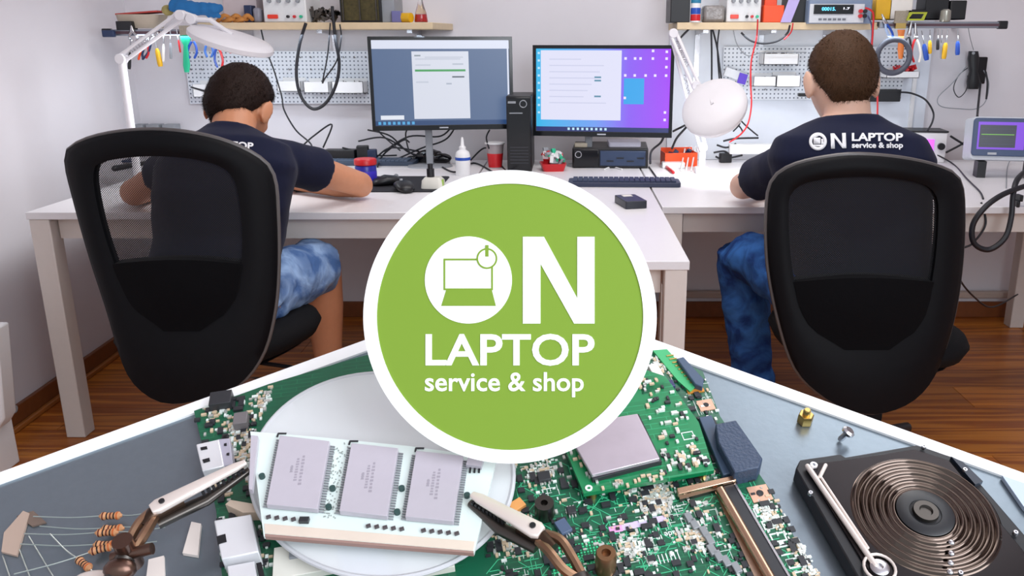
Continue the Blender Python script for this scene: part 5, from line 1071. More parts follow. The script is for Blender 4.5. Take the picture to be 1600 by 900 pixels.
for i in range(3): cab('white charging cord draped over the orange bin, ' + ('left', 'middle', 'right')[i], [ond(1064 + 8 * i, 268) + V((0, 0, .004)), ond(1068 + 8 * i, 258) + V((0, 0, .045)), ond(1072 + 7 * i, 252) + V((0, 0, .06)), ond(1084 + 5 * i, 254) + V((0, 0, .02))], .0032, WP)
solo('battery_clips', 'two black clips gripping the right desk edge', 'clips', MB().box(pY(1593, 309, 2.62), (.01, .03, .02)).box(pY(1588, 318, 2.62), (.01, .03, .02)), BLACK, bev=.002)
# white heater panel at the far left
a_ = pZ(8, 660, .05)
t = thing('panel_heater', 'white upright panel with rounded corner low at the left wall', 'heater', (pY(-30, 640, 2.35).x, 2.35, .0))
c_ = pY(12, 560, 2.3); c2 = pY(18, 655, 2.3)
part('panel', MB().prism([(c2.x - .16, c2.z - .02), (c2.x - .025, c2.z - .02), (c2.x, c2.z + .015), (c_.x + .004, c_.z + .10), (c2.x - .16, c_.z + .10)], -.03, .03), WP, t, Matrix.Translation((0, 2.3, 0)) @ Matrix.Rotation(R(90), 4, 'X'), bev=.006)
part('foot', MB().box((c2.x - .09, 2.3, (c2.z - .02) / 2), (.1, .12, c2.z - .02)), WP, t, IDM, bev=.004)
q = pY(17, 639, 2.45); solo('wall_knob', 'small grey round knob on the lower left wall', 'knob', MB().cyl(q, q + V((.014, 0, 0)), .012), GREYP)
# ================================================================ SLOPING REPAIR BENCH IN THE FOREGROUND
platem = mat('bench_slate', hexc('838f98'), 0.32, .75, bump=0.01, scale=400, var=0.05)
def edgeL(x): return 738 - .3615 * x
def edgeR(x): return 738.4 + .3665 * (x - 1600)
APX = 797; AY = edgeL(APX)
t = thing('sloping_bench', 'slate grey sloping repair bench with pointed back and white edge strips', 'bench', TRAY @ Matrix.Translation((0, 0, -.014)))
T0 = WM[t]
part('bench_top', MB().prism(tps([(-160, edgeL(-160)), (APX, AY), (1760, edgeR(1760)), (1760, 1010), (-160, 1010)]), -.014, 0), platem, t, TRAY, bev=.0008)
trimw = mat('white_trim', (.93, .93, .93), .5, var=.0)
part('edge_strip', MB().prism(tps([(-150, edgeL(-150)), (APX, AY - 1), (APX, AY + 17), (-150, edgeL(-150) + 16)], .0010), .0, .0010), trimw, t, TRAY)
part('edge_strip', MB().prism(tps([(APX, AY - 1), (1750, edgeR(1750)), (1750, edgeR(1750) + 15.5), (APX, AY + 17)], .0010), .0, .0010), trimw, t, TRAY)
pc = TRAY @ Vector((0.01, -.02, -.014))
part('support_column', MB().cyl((pc.x, pc.y, pc.z - .01), (pc.x, pc.y, .02), .022).box((pc.x, pc.y, pc.z - .012), (.14, .10, .01), Matrix.Rotation(TAU, 3, 'X')), BLACK, t, IDM)
part('floor_plate', MB().cyl((pc.x, pc.y, 0), (pc.x, pc.y, .015), .19, n=40), BLACK, t, IDM)

# ---------------------------------------------------------------- round sign standing on the bench
foot = TRAY @ tp(APX, 724, .023); d0 = (foot - CAM).dot(FW); sc_ = d0 / F
SCN = CAM + ray(APX, 495) * d0
SM = Matrix(((RT.x, UP.x, -FW.x, SCN.x), (RT.y, UP.y, -FW.y, SCN.y), (RT.z, UP.z, -FW.z, SCN.z), (0, 0, 0, 1)))
SGN = SM @ Matrix.Scale(sc_, 4)
green = mat('sign_green', hexc('7b9a36'), .6, var=0, spec=.15); signw = mat('sign_white', (.93, .93, .93), .6, var=0, spec=.15)
t = thing('round_sign', 'round green sign with white rim and laptop emblem at the bench\'s peak', 'sign', Matrix.Translation(foot))
zz = lambda mb: mb
part('backing_disc', MB().lathe([(.001, -12), (226, -12), (228, -10), (228, -1), (.001, -1)], 120), signw, t, SGN)
part('green_face', MB().lathe([(.001, -1), (210, -1), (210, 0), (.001, 0)], 120), green, t, SGN)
part('white_rim', MB().ringprism(circle(229, 140), circle(208, 140), -6, 2.0), signw, t, SGN)
X = lambda x: x - APX
Yf = lambda y: 495 - y
pl_ = lambda pts: [(X(a_), Yf(b_)) for a_, b_ in pts]
part('logo_disc', MB().prism(circle(68, 90, X(732), Yf(437.5)), 0, 1.2), signw, t, SGN)
lg = part('laptop_emblem', MB().ringprism(pl_([(693, 453.5), (770.5, 453.5), (770.5, 404), (693, 404)]), pl_([(696, 450.5), (767.5, 450.5), (767.5, 407), (696, 407)]), 1.2, 1.7).prism(pl_([(697.5, 452), (768.5, 452), (775, 478), (689.5, 478)]), 1.2, 1.7), green, t, SGN)
part('power_ring_fill', MB().prism(circle(16, 48, X(761), Yf(404)), 1.2, 2.0), signw, t, SGN)
part('power_symbol', MB().ringprism(circle(16.3, 48, X(761), Yf(404)), circle(13.6, 48, X(761), Yf(404)), 1.9, 2.4).prism(pl_([(758.3, 401), (763.7, 401), (763.7, 383), (758.3, 383)]), 1.9, 2.5), green, t, SGN)
part('letter_n', MB().prism(pl_([(817, 505.5), (817, 370), (850, 370), (902, 466), (902, 370), (929, 370), (929, 505.5), (897, 505.5), (844.5, 412), (844.5, 505.5)]), 0, 1.2), signw, t, SGN)
part('lettering', text('LAPTOP', 264, 50, .018, 1.2), signw, t, SGN @ Matrix.Translation((X(797), Yf(546.5), 0)))
part('lettering', text('service & shop', 248, 39, .014, 1.2), signw, t, SGN @ Matrix.Translation((X(788), Yf(601), 0)))
for sx in (-70, 70): part('easel_leg', MB().tube([SGN @ V((sx, -110, -11)), TRAY @ tp(APX + sx * .8, 668, .0032)], .0016, 8), CHROME, t, IDM)

# ---------------------------------------------------------------- motherboard
def pcbmat(name, base, hi, sc1=900):
    m = mat(name, hexc(base), .35, var=0, coat=.3); N, L, b = nodes(m); tc = N.new('ShaderNodeTexCoord'); mp = N.new('ShaderNodeMapping'); mp.inputs['Rotation'].default_value = (0, 0, R(-11)); L.new(tc.outputs['Object'], mp.inputs[0])
    br = N.new('ShaderNodeTexBrick'); br.inputs['Scale'].default_value = sc1; br.inputs['Mortar Size'].default_value = .035; br.inputs['Brick Width'].default_value = 3.0; br.inputs['Row Height'].default_value = .55
    br.inputs['Color1'].default_value = hexc(base) + (1,); br.inputs['Color2'].default_value = tuple(v * .75 for v in hexc(base)) + (1,); br.inputs['Mortar'].default_value = hexc(hi) + (1,); L.new(mp.outputs[0], br.inputs['Vector'])
    nz = N.new('ShaderNodeTexNoise'); nz.inputs['Scale'].default_value = 70; L.new(tc.outputs['Object'], nz.inputs[0]); mr = N.new('ShaderNodeMapRange'); mr.inputs['From Min'].default_value = .45; mr.inputs['From Max'].default_value = .55; L.new(nz.outputs['Fac'], mr.inputs[0])
    mx = N.new('ShaderNodeMix'); mx.data_type = 'RGBA'; mx.inputs['A'].default_value = hexc(base) + (1,); L.new(mr.outputs[0], mx.inputs['Factor']); L.new(br.outputs['Color'], mx.inputs['B']); L.new(mx.outputs['Result'], b.inputs['Base Color']); return m
pcb = pcbmat('pcb_green', '0c5a3e', '15704a', 260); pcb2 = pcbmat('pcb_bright_green', '0d7f4c', '259a66', 220)
solder = mat('solder', hexc('d9dcd6'), .3, .6); ceram = mat('ceramic_beige', hexc('cdb79a'), .5); icm = mat('chip_black', hexc('2a2c30'), .4); silk = mat('silkscreen_white', hexc('dfe8e2'), .6)
A0 = tp(912, 771); A1 = tp(1116, 735); BA = math.atan2(A1.y - A0.y, A1.x - A0.x)
MPOLY = [(303, 642), (420, 600), (560, 558), (800, 500), (1020, 548), (1098, 580), (1125, 650), (1203, 765), (1290, 935), (350, 935), (338, 800), (322, 720)]
mb_t = thing('motherboard', 'large green laptop motherboard covered in tiny components on the sloping bench', 'circuit board', TT(800, 800, 0, .001))
part('circuit_board', MB().prism(tps(MPOLY, .003), .001, .003), pcb, mb_t, TRAY)
def inpoly(x, y, P):
    c_ = False
    for i in range(len(P)):
        (xa, ya), (xb, yb) = P[i], P[i - 1]
        if (ya > y) != (yb > y) and x < (xb - xa) * (y - ya) / (yb - ya) + xa: c_ = not c_
    return c_
rc = random.Random(11)
def scatter(n_, P, sizes, h0, mats_, skip=(), ang=None, cluster=None):
    out = {m_: MB() for m_ in mats_}; xs = [p[0] for p in P]; ys = [p[1] for p in P]; i = 0; tries = 0
    cl = [(rc.uniform(min(xs), max(xs)), rc.uniform(min(ys), max(ys))) for _ in range(cluster or 1)]
    while i < n_ and tries < n_ * 30:
        tries += 1
        if cluster and rc.random() < .75: cx_, cy_ = rc.choice(cl); x, y = rc.gauss(cx_, 14), rc.gauss(cy_, 11)
        else: x, y = rc.uniform(min(xs), max(xs)), rc.uniform(min(ys), max(ys))
        if not inpoly(x, y, P) or any(inpoly(x, y, s_) for s_ in skip): continue
        i += 1; q = tp(x, y, h0); m_ = rc.choice(mats_); w_, d_, h_ = rc.choice(sizes)
        rot = Matrix.Rotation((BA if ang is None else ang) + rc.choice((0, math.pi / 2)), 3, 'Z')
        out[m_].box(q + V((0, 0, h_ / 2)), (w_ * rc.uniform(.8, 1.2), d_, h_), rot)
    return out
DPOLY = [(884, 703), (912, 771), (1116, 735), (1092, 660), (1040, 588), (1000, 575), (900, 620)]
BRK = [(1055, 765), (1150, 742), (1240, 905), (1180, 905), (1130, 790), (1060, 780)]
VIS = [(800, 700), (1010, 545), (1098, 580), (1125, 650), (1203, 765), (1290, 915), (745, 915), (760, 860), (800, 770)]
VISL = [(303, 642), (430, 603), (400, 680), (400, 760), (410, 840), (450, 910), (350, 915), (338, 800), (322, 720)]
k_ = 0
for n_, P, sizes, mats_, h0, sk, cl in (
    (1500, VIS, ((.0011, .0006, .0005), (.0009, .0005, .0005), (.0016, .0009, .0007)), (solder, ceram, silk, solder), .003, (DPOLY, BRK), 26),
    (240, VIS, ((.0015, .0009, .0007), (.002, .002, .0008), (.003, .002, .001)), (icm,), .003, (DPOLY, BRK), None),
    (420, VISL, ((.0012, .0008, .0006), (.002, .001, .0008)), (silk, solder, ceram), .003, (), 8),
    (60, VISL, ((.002, .0015, .001), (.003, .002, .001)), (icm,), .003, (), None),
    (260, VIS, ((.0026, .00018, .0001), (.004, .00018, .0001), (.0015, .00018, .0001)), (silk,), .003, (DPOLY, BRK), 18)):
    for m_, o_ in scatter(n_, P, sizes, h0, mats_, sk, None, cl).items():
        if o_.v: part('small_components', o_, m_, mb_t, TRAY, kind='stuff')
# copper traces, thin and raised a little
tr_ = MB(); ca, sa = math.cos(BA), math.sin(BA)
for i in range(240):
    for _ in range(20):
        x, y = rc.uniform(800, 1260), rc.uniform(740, 900)
        if inpoly(x, y, VIS) and not inpoly(x, y, DPOLY): break
    p = tp(x, y, .003); p.z = .00303; WP_ = tps(VIS, .003); a1 = BA + rc.choice((0, 90, 180, 270)) * math.pi / 180
    for s_ in range(rc.randint(1, 3)):
        ln = rc.uniform(.002, .008); q = p + V((math.cos(a1), math.sin(a1), 0)) * ln
        if not inpoly(q.x, q.y, WP_): break
        tr_.box(((p.x + q.x) / 2, (p.y + q.y) / 2, .00306), (ln, .00022, .00012), Matrix.Rotation(a1, 3, 'Z')); p = q; a1 += rc.choice((R(45), R(-45)))
part('copper_traces', tr_, mat('trace_green', hexc('47c08c'), .35), mb_t, TRAY, kind='stuff')
def chip(name, px, py, w_, d_, h_, m_, h0=.003, par=None, frame=None, ang=0, legs=0, label=None):
    q = tp(px, py, h0); M = TRAY @ Matrix.Translation((q.x, q.y, h0)) @ Matrix.Rotation(BA + ang, 4, 'Z')
    o_ = part(name, MB().box((0, 0, h_ / 2), (w_, d_, h_)), m_, par or mb_t, M, bev=.0002, label=label)
    if legs:
        l_ = MB()
        for s_ in (-1, 1):
            for i in range(legs): l_.box(((i - (legs - 1) / 2) * w_ / legs, s_ * (d_ / 2 + .0004), .0003), (w_ / legs * .45, .0010, .0005))
        part('chip_legs', l_, solder, o_, M)
    return o_, M
chip('orange_capacitor', 808, 794, .005, .004, .0022, mat('tantalum_orange', hexc('f0a860'), .5), ang=R(25), label='orange capacitor')
chip('grey_chip', 880, 827, .0040, .0055, .002, mat('chip_slate', hexc('4c5d78'), .4), ang=R(18), legs=4)
chip('grey_chip', 850, 748, .0045, .004, .0018, icm, legs=3); chip('grey_chip', 893, 800, .003, .003, .0014, icm, legs=3)
chip('large_chip', 602, 652, .017, .013, .0035, mat('chip_grey', hexc('9a98a8'), .35), ang=R(5), label='large grey chip behind the lens')
for i, x in enumerate((957, 977, 996, 1026)): chip('pad_strip', x + 5, 827 - (x - 957) * .22, .0046, .0026, .0003, mat('lilac_pads', hexc('cfc0dd'), .35) if i else mat('pink_pads', hexc('dc9fcf'), .35))
for i in range(9): chip('header_pin', 1012 + i * 6, 878 - i * 1.2, .0004, .0035, .0003, silk)
for i, (x, y) in enumerate(((1076, 812), (1084, 822), (1100, 834), (1108, 846), (1112, 862), (1122, 872), (1134, 880), (1150, 890))): chip('inductor', x, y, .0024, .0040, .0016, mat('inductor_grey', hexc('8b8f92'), .4, .3), ang=R(8), legs=0)
solo_o = part('mounting_ring', MB().ringprism([(tp(1186, 772, .003) + V((.0028 * math.cos(a1), .0028 * math.sin(a1), 0))).xy for a1 in [2 * math.pi * i / 28 for i in range(28)]], [(tp(1186, 772, .003) + V((.0013 * math.cos(a1), .0013 * math.sin(a1), 0))).xy for a1 in [2 * math.pi * i / 28 for i in range(28)]], .003, .0034), mat('copper_pad', hexc('d8a888'), .35, .6), mb_t, TRAY, label='copper ring around a screw hole')
for (x, y, r_) in ((1084, 606, .0028), (1187, 772, .003), (1103, 634, .0025)):
    q = tp(x, y, .003)
    part('copper_tab', MB().box((q.x, q.y, .0032), (r_ * 2.4, r_ * 2.2, .0006), Matrix.Rotation(BA, 3, 'Z')), mat('copper_tab', hexc('dcae94'), .4, .4) if y > 610 else mat('copper_gold', hexc('d98f3c'), .4, .4), mb_t, TRAY)
    part('screw_hole', MB().cyl((q.x, q.y, .0034), (q.x, q.y, .0037), r_ * .42), BLACK, mb_t, TRAY)
# printed lettering on the board (upside down as in the photograph)
for st, x, y, w_, h_ in (('China', 1000, 850, .0085, .0026), ('in', 1030, 841, .002, .0022), ('Made', 1052, 834, .006, .0022), ('IC:', 998, 868, .0036, .0022)):
    q = tp(x, y, .003); part('lettering', text(st, w_, h_, .01, .0001), silk, mb_t, TRAY @ Matrix.Translation((q.x, q.y, .0031)) @ Matrix.Rotation(BA + math.pi, 4, 'Z'))
# ruled green field of fine vias
q = tp(900, 868, .003); gr = MB()
for i in range(16):
    for j in range(9): gr.box((i * .0011 - .008, j * .0011 - .005, .0001), (.0006, .0006, .0002))
part('via_field', gr, mat('via_green', hexc('3fd08e'), .4), mb_t, TRAY @ Matrix.Translation((q.x, q.y, .003)) @ Matrix.Rotation(BA, 4, 'Z'), kind='stuff')
# standoff post on the board with hole
q = tp(851, 806, .003); ob = part('standoff', MB().lathe([(.0030, 0), (.0034, .001), (.0032, .007), (.0012, .007), (.0012, .0045)], 24), DSTEEL, mb_t, TRAY @ Matrix.Translation(q))
q = tp(946, 890, .003); part('metal_post', MB().lathe([(.0034, 0), (.0034, .008), (.0030, .009), (.0015, .009), (.0014, .007)], 24), mat('bronze', hexc('8c6a4e'), .35, .9), mb_t, TRAY @ Matrix.Translation(q), label='bronze post at the lower edge')
# green side strip with row of pads (upper right), dark socket
part('side_strip', MB().prism(tps([(1020, 548), (1042, 546), (1092, 600), (1078, 612), (1060, 596)], .004), .003, .0042), mat('pcb_light', hexc('3fae6f'), .4), mb_t, TRAY)
gp = MB()
for i in range(9):
    q = tp(1047 + i * 4.6, 556 + i * 5.2, .0042); gp.box((q.x, q.y, .0044), (.003, .0006, .0003), Matrix.Rotation(BA, 3, 'Z'))
part('gold_contacts', gp, BRASS, mb_t, TRAY, kind='stuff')
part('socket', MB().prism(tps([(1057, 560), (1068, 557), (1100, 592), (1098, 604), (1086, 600)], .006), .0005, .006), mat('slate_socket', hexc('40536b'), .4), mb_t, TRAY, bev=.0004)
part('slot_bar', MB().prism(tps([(1000, 606), (1050, 592), (1056, 602), (1002, 618)], .008), .003, .008), mat('indigo_socket', hexc('2f3560'), .4), mb_t, TRAY, bev=.0003)
part('white_connector', MB().prism(tps([(1012, 570), (1026, 566), (1040, 590), (1026, 595)], .007), .003, .007), PAPER, mb_t, TRAY, bev=.0003)
# row of green cells on the right rim
for i in range(6):
    q = tp(1190 + i * 13, 800 + i * 20, .003)
    part('edge_cell', MB().ringprism([(-.0026, -.0018), (.0026, -.0018), (.0026, .0018), (-.0026, .0018)], [(-.0021, -.0013), (.0021, -.0013), (.0021, .0013), (-.0021, .0013)], 0, .0003), silk, mb_t, TRAY @ Matrix.Translation(q) @ Matrix.Rotation(BA, 4, 'Z'))
# ---------------------------------------------------------------- daughter board and processor
dt = thing('processor_board', 'bright green small board carrying a lilac processor lid, raised on the motherboard', 'circuit board', TT(1000, 720, 0, .0035))
part('circuit_board', MB().prism(tps(DPOLY, .008), .0062, .008), pcb2, dt, TRAY)
for x, y in ((925, 760), (1098, 730), (1040, 605)): q = tp(x, y, .008); part('spacer', MB().cyl((q.x, q.y, .003), (q.x, q.y, .0062), .0018), BRASS, dt, TRAY)
part('processor_base', MB().prism(tps([(901, 700), (926, 752), (1034, 724), (998, 650), (900, 665)], .0088), .008, .0098), icm, dt, TRAY)
part('processor_lid', MB().prism(tps([(899, 697), (925, 742), (1031, 716), (996, 646), (898, 662)], .0115), .0098, .0115), mat('lilac_metal', hexc('c3b8c2'), .3, .55, var=.08, scale=120), dt, TRAY, bev=.0003)
DV = [(1000, 590), (1040, 595), (1085, 660), (1105, 728), (1040, 742), (1030, 700), (1000, 645)]
for m_, o_ in scatter(110, DV, ((.0016, .0009, .0008), (.0022, .0012, .001), (.0012, .0009, .0008)), .008, (solder, ceram, icm, silk), (), None, 6).items(): part('small_components', o_, m_, dt, TRAY, kind='stuff')
for m_, o_ in scatter(26, [(890, 705), (930, 768), (1040, 750), (1034, 738), (935, 757), (900, 705)], ((.0016, .0009, .0008),), .008, (solder, ceram), ()).items(): part('small_components', o_, m_, dt, TRAY, kind='stuff')
for x, y in ((920, 763), (1104, 722)): q = tp(x, y, .008); part('corner_ring', MB().ringprism([(q.x + .0013 * math.cos(i * .4), q.y + .0013 * math.sin(i * .4)) for i in range(15)], [(q.x + .0006 * math.cos(i * .4), q.y + .0006 * math.sin(i * .4)) for i in range(15)], .008, .0083), silk, dt, TRAY)
q = tp(1075, 681, .008); part('chip_outline', MB().ringprism([(-.0022, -.0018), (.0022, -.0018), (.0022, .0018), (-.0022, .0018)], [(-.0019, -.0015), (.0019, -.0015), (.0019, .0015), (-.0019, .0015)], 0, .0002), silk, dt, TRAY @ Matrix.Translation(q) @ Matrix.Rotation(BA, 4, 'Z'))
# dark blue connector block
t = thing('connector_block', 'dark slate blue plug block at the right edge of the boards', 'connector', TT(1145, 705, 0, .002))
part('block', MB().prism(tps([(1118, 662), (1150, 656), (1192, 716), (1186, 730), (1148, 738), (1122, 690)], .010), .0005, .010), mat('slate_blue_plastic', hexc('34435a'), .5, bump=.15, scale=900), t, TRAY, bev=.0005)
part('shroud', MB().prism(tps([(1092, 652), (1112, 648), (1150, 737), (1130, 742)], .006), .003, .006), mat('slate_socket', hexc('40536b'), .4), t, TRAY, bev=.0003)
# metal card frame
t = thing('card_frame', 'bronze and black metal card frame standing on the motherboard', 'frame', TT(1150, 800, 0, .003))
bz_ = mat('rose_bronze', hexc('c9a78c'), .25, 1.0, var=.1)
part('cross_bar', MB().prism(tps([(1057, 762), (1147, 742), (1151, 750), (1060, 772)], .0065), .0042, .0065), bz_, t, TRAY, bev=.0003)
part('cross_flange', MB().prism(tps([(1060, 772), (1151, 750), (1152, 758), (1062, 782)], .004), .003, .0045), DSTEEL, t, TRAY)
part('long_bar', MB().tube([tp(1125, 765, .0055), tp(1216, 925, .0055)], .0017, 12), bz_, t, TRAY)
part('inner_rail', MB().prism(tps([(1117, 768), (1124, 766), (1204, 925), (1190, 925)], .004), .003, .004), mat('warm_steel', hexc('b39a86'), .3, .9), t, TRAY)
part('black_rail', MB().prism(tps([(1131, 760), (1147, 756), (1246, 925), (1222, 925)], .005), .003, .005), icm, t, TRAY)
part('bright_edge', MB().prism(tps([(1147, 756), (1150, 755), (1250, 925), (1246, 925)], .0053), .003, .0053), CHROME, t, TRAY)
# ---------------------------------------------------------------- metal box connectors (left)
def jack(label, pts, h1, notch=None, m_=None):
    q = tp(sum(p[0] for p in pts) / len(pts), sum(p[1] for p in pts) / len(pts), h1); t = thing('port_connector', label, 'connector', TRAY @ Matrix.Translation((q.x, q.y, .003)))
    part('shell', MB().prism(tps(pts, h1), .003, h1), m_ or mat('tin_shell', hexc('e3e3e6'), .35, .3), t, TRAY, bev=.0004)
    for n_ in notch or (): part('notch', MB().prism(tps(n_, h1 + .0003), h1 - .001, h1 + .0003), BLACK, t, TRAY)
    return t
jack('bright white port box with two small marks, top of the left column', [(306, 694), (342, 686), (350, 728), (316, 736)], .010, [[(313, 699), (323, 697), (324, 701), (314, 703)], [(316, 718), (327, 715), (328, 720), (318, 723)]])
jack('lilac grey port box touching the marked white port box', [(339, 686), (359, 684), (364, 724), (348, 728)], .009, [[(350, 693), (354, 692), (354, 696), (350, 696)], [(354, 708), (358, 707), (358, 711), (354, 711)]], mat('lilac_grey', hexc('aca8b6'), .4))
jack('largest bright white port box with black side notch', [(334, 813), (392, 803), (404, 862), (346, 874)], .011, [[(338, 838), (352, 834), (354, 846), (340, 850)]])
jack('lowest white port box at the bottom of the picture', [(354, 884), (398, 876), (404, 915), (360, 925)], .009, [[(400, 880), (408, 878), (414, 905), (406, 908)]])
for i, (x, y) in enumerate(((348, 632), (379, 664))): chip('black_capacitor', x, y, .008 if i == 0 else .005, .007 if i == 0 else .006, .004, icm if i == 0 else mat('chip_taupe', hexc('6f6a6c'), .4), par=mb_t)
q = tp(345, 700)
# ---------------------------------------------------------------- blue grid block and parts under the lens
t = thing('ribbon_socket', 'pale blue gridded socket under the memory module', 'socket', TT(580, 880, 0, .003))
part('socket_body', MB().prism(tps([(524, 850), (596, 852), (622, 920), (545, 925)], .006), .003, .006), mat('sky_plastic', hexc('9cbfe8'), .4), t, TRAY, bev=.0003)
gg = MB()
for i in range(7):
    for j in range(7): q = tp(534 + i * 10 + j * 3, 857 + j * 8.5, .006); gg.box((q.x, q.y, .0062), (.0016, .0013, .0004))
part('socket_cells', gg, mat('sky_plastic_dark', hexc('6f9ad0'), .4), t, TRAY, kind='stuff')
chip('cream_block', 480, 880, .02, .012, .003, mat('cream_plastic', hexc('dcdad0'), .4)); chip('cream_block', 670, 880, .016, .01, .003, mat('cream_plastic', hexc('dcdad0'), .4)); chip('grey_chip', 468, 873, .005, .004, .004, GREYP)
# ---------------------------------------------------------------- helping-hand lens, memory module, clips
HM_ = .016
t = thing('magnifying_lens', 'large round lens with painted-in white haze lying behind the memory module', 'lens', TT(597, 740, 0, .006)); lc = tp(597, 738, .010)
lensm = mat('hazed_lens', (.93, .95, .97), .12, alpha=.6, var=0)  # white tint and partial alpha imitate haze over clear glass
cpt = [tp(597 + 205 * math.cos(a1), 745 + 160 * math.sin(a1), .010).xy for a1 in [2 * math.pi * i / 96 for i in range(96)]]
part('lens_glass', MB().prism(cpt, .0095, .011), lensm, t, TRAY)
part('lens_rim', MB().tube([V((p[0], p[1], .0105)) for p in cpt], .0009, 8, closed=True), mat('lens_rim', hexc('d5d6da'), .3, alpha=.8), t, TRAY)
part('lens_foot', MB().cyl(V((cpt[60][0], cpt[60][1], .0)), V((cpt[60][0], cpt[60][1], .0105)), .0012).cyl(V((cpt[84][0], cpt[84][1], .0)), V((cpt[84][0], cpt[84][1], .0105)), .0012).cyl(V((cpt[24][0], cpt[24][1], .0)), V((cpt[24][0], cpt[24][1], .0105)), .0012), WP, t, TRAY)
t = thing('memory_module', 'pale memory module with three large chips, window reflection painted lilac grey, held between two clips', 'memory module', TT(590, 770, 0, HM_))
boardw = mat('module_pale_green', hexc('d9e6e2'), .4, var=.03)
HB = HM_ + .0012
MP = [(391, 674), (412, 838), (741, 864), (776, 716), (640, 697), (500, 683)]
part('module_board', MB().prism(tps(MP, HB), HM_, HB), boardw, t, TRAY)
part('contact_strip', MB().prism(tps([(413, 818), (742, 846), (739, 860), (414, 833)], HB + .0002), HB, HB + .0002), mat('pale_gold', hexc('f0e2d2'), .35, .3), t, TRAY)
part('module_edge_line', MB().prism(tps([(414, 834), (740, 861), (740, 864.5), (414, 838)], HB + .0001), HM_ - .0003, HB + .0001), mat('brown_edge', hexc('9b7d74'), .5), t, TRAY)  # brown strip along the module's lower edge
chipm = mat('memory_chip', hexc('b7b1ba'), .3, var=.03, scale=300); pinm = mat('pins', hexc('a3a5aa'), .4, .5)  # lilac grey base stands in for a bright window reflected in the chips
HC = HB + .0026
def mchip(TL, TR_, BR_, BL_):
    o_ = part('memory_chip', MB().prism(tps([TL, TR_, BR_, BL_], HC), HB + .0004, HC), chipm, t, TRAY, bev=.00015)
    a_, b_, c_, d_ = [tp(p[0], p[1], HC) for p in (TL, TR_, BR_, BL_)]; pn = MB(); n_ = 27
    for p0, p1, s_ in ((a_, d_, -1), (b_, c_, 1)):
        side = (b_ - a_).normalized() * s_
        for i in range(n_):
            q = p0.lerp(p1, (i + .5) / n_); q = V((q.x, q.y, HB + .0004)) + side * .0007; pn.box(q, (.0018, .00035, .0006), Matrix.Rotation(math.atan2(side.y, side.x), 3, 'Z'))
    part('pins', pn, pinm, o_, TRAY)
    m_ = (a_ + b_) / 2; mk = a_.lerp(b_, .05)
    vt = math.atan2((d_ - a_).y, (d_ - a_).x)
    for k, (f_, ln, wd) in enumerate(((.46, .010, .0011), (.56, .013, .0011), (.36, .003, .001))):
        q = a_.lerp(b_, f_).lerp(d_.lerp(c_, f_), .48); dash = MB()
        for i in range(9): dash.box((q.x + math.cos(vt) * (i - 4) * ln / 9, q.y + math.sin(vt) * (i - 4) * ln / 9, HC + .00003), (ln / 9 * .6, wd * (.7 + .3 * ((i * 7) % 3) / 2), .00006), Matrix.Rotation(vt, 3, 'Z'))
        part('faint_print', dash, mat('faint_print', hexc('9c96a0'), .4), o_, TRAY)
    return o_
mchip((437, 680), (515, 689), (496, 795), (416, 788)); mchip((549, 692), (622, 700), (605, 806), (530, 798)); mchip((650, 704), (724, 712), (708, 814), (633, 807))
o_ = part('memory_chip', MB().prism(tps([(392, 680), (403, 681), (394, 765), (389, 764)], HC), HB + .0004, HC), chipm, t, TRAY)
for m_, o_ in scatter(130, [(520, 690), (545, 693), (528, 812), (505, 808)], ((.0004, .0004, .0002),), HB, (icm,), ()).items(): part('tiny_vias', o_, mat('via_grey', hexc('9aa39f'), .5), t, TRAY, kind='stuff')
sm = MB()
for (x, y) in ((410, 746), (520, 765), (514, 794), (628, 765), (621, 802), (730, 776)): q = tp(x, y, HB); sm.cyl((q.x, q.y, HB), (q.x, q.y, HB + .0012), .0010)
part('small_capacitor', sm, mat('green_black', hexc('2f4a48'), .4), t, TRAY, kind='stuff')
ar = MB()
for x0, y0, n_ in ((420, 809, 4), (576, 823, 5), (662, 830, 5)):
    for i in range(n_): q = tp(x0 + i * 13, y0 + i * 1.2, HB); ar.box((q.x, q.y, HB + .0004), (.0014, .0010, .0008), Matrix.Rotation(.4, 3, 'Z'))
part('resistor_row', ar, mat('dark_taupe', hexc('4b4447'), .4), t, TRAY, kind='stuff')
q = tp(476, 815, HB); part('black_part', MB().box((q.x, q.y, HB + .0007), (.003, .0018, .0014)), icm, t, TRAY)
for x, y in ((441, 678), (553, 690), (656, 701)): q = tp(x, y, HB); part('corner_mark', MB().box((q.x, q.y, HB + .0002), (.003, .0006, .0003)).box((q.x - .0013, q.y - .0008, HB + .0002), (.0006, .0016, .0003)), icm, t, TRAY)
q = tp(743, 725, HB); oc = part('eeprom_chip', MB().box((q.x, q.y, HB + .001), (.0052, .0045, .0018), Matrix.Rotation(-.15, 3, 'Z')), chipm, t, TRAY); part('chip_legs', MB().box((q.x - .0015, q.y - .003, HB + .0004), (.0006, .002, .0006)).box((q.x, q.y - .003, HB + .0004), (.0006, .002, .0006)).box((q.x + .0015, q.y - .003, HB + .0004), (.0006, .002, .0006)), BLACK, oc, TRAY)
silv = mat('warm_silver', hexc('ece0d8'), .32, .45, var=.06)
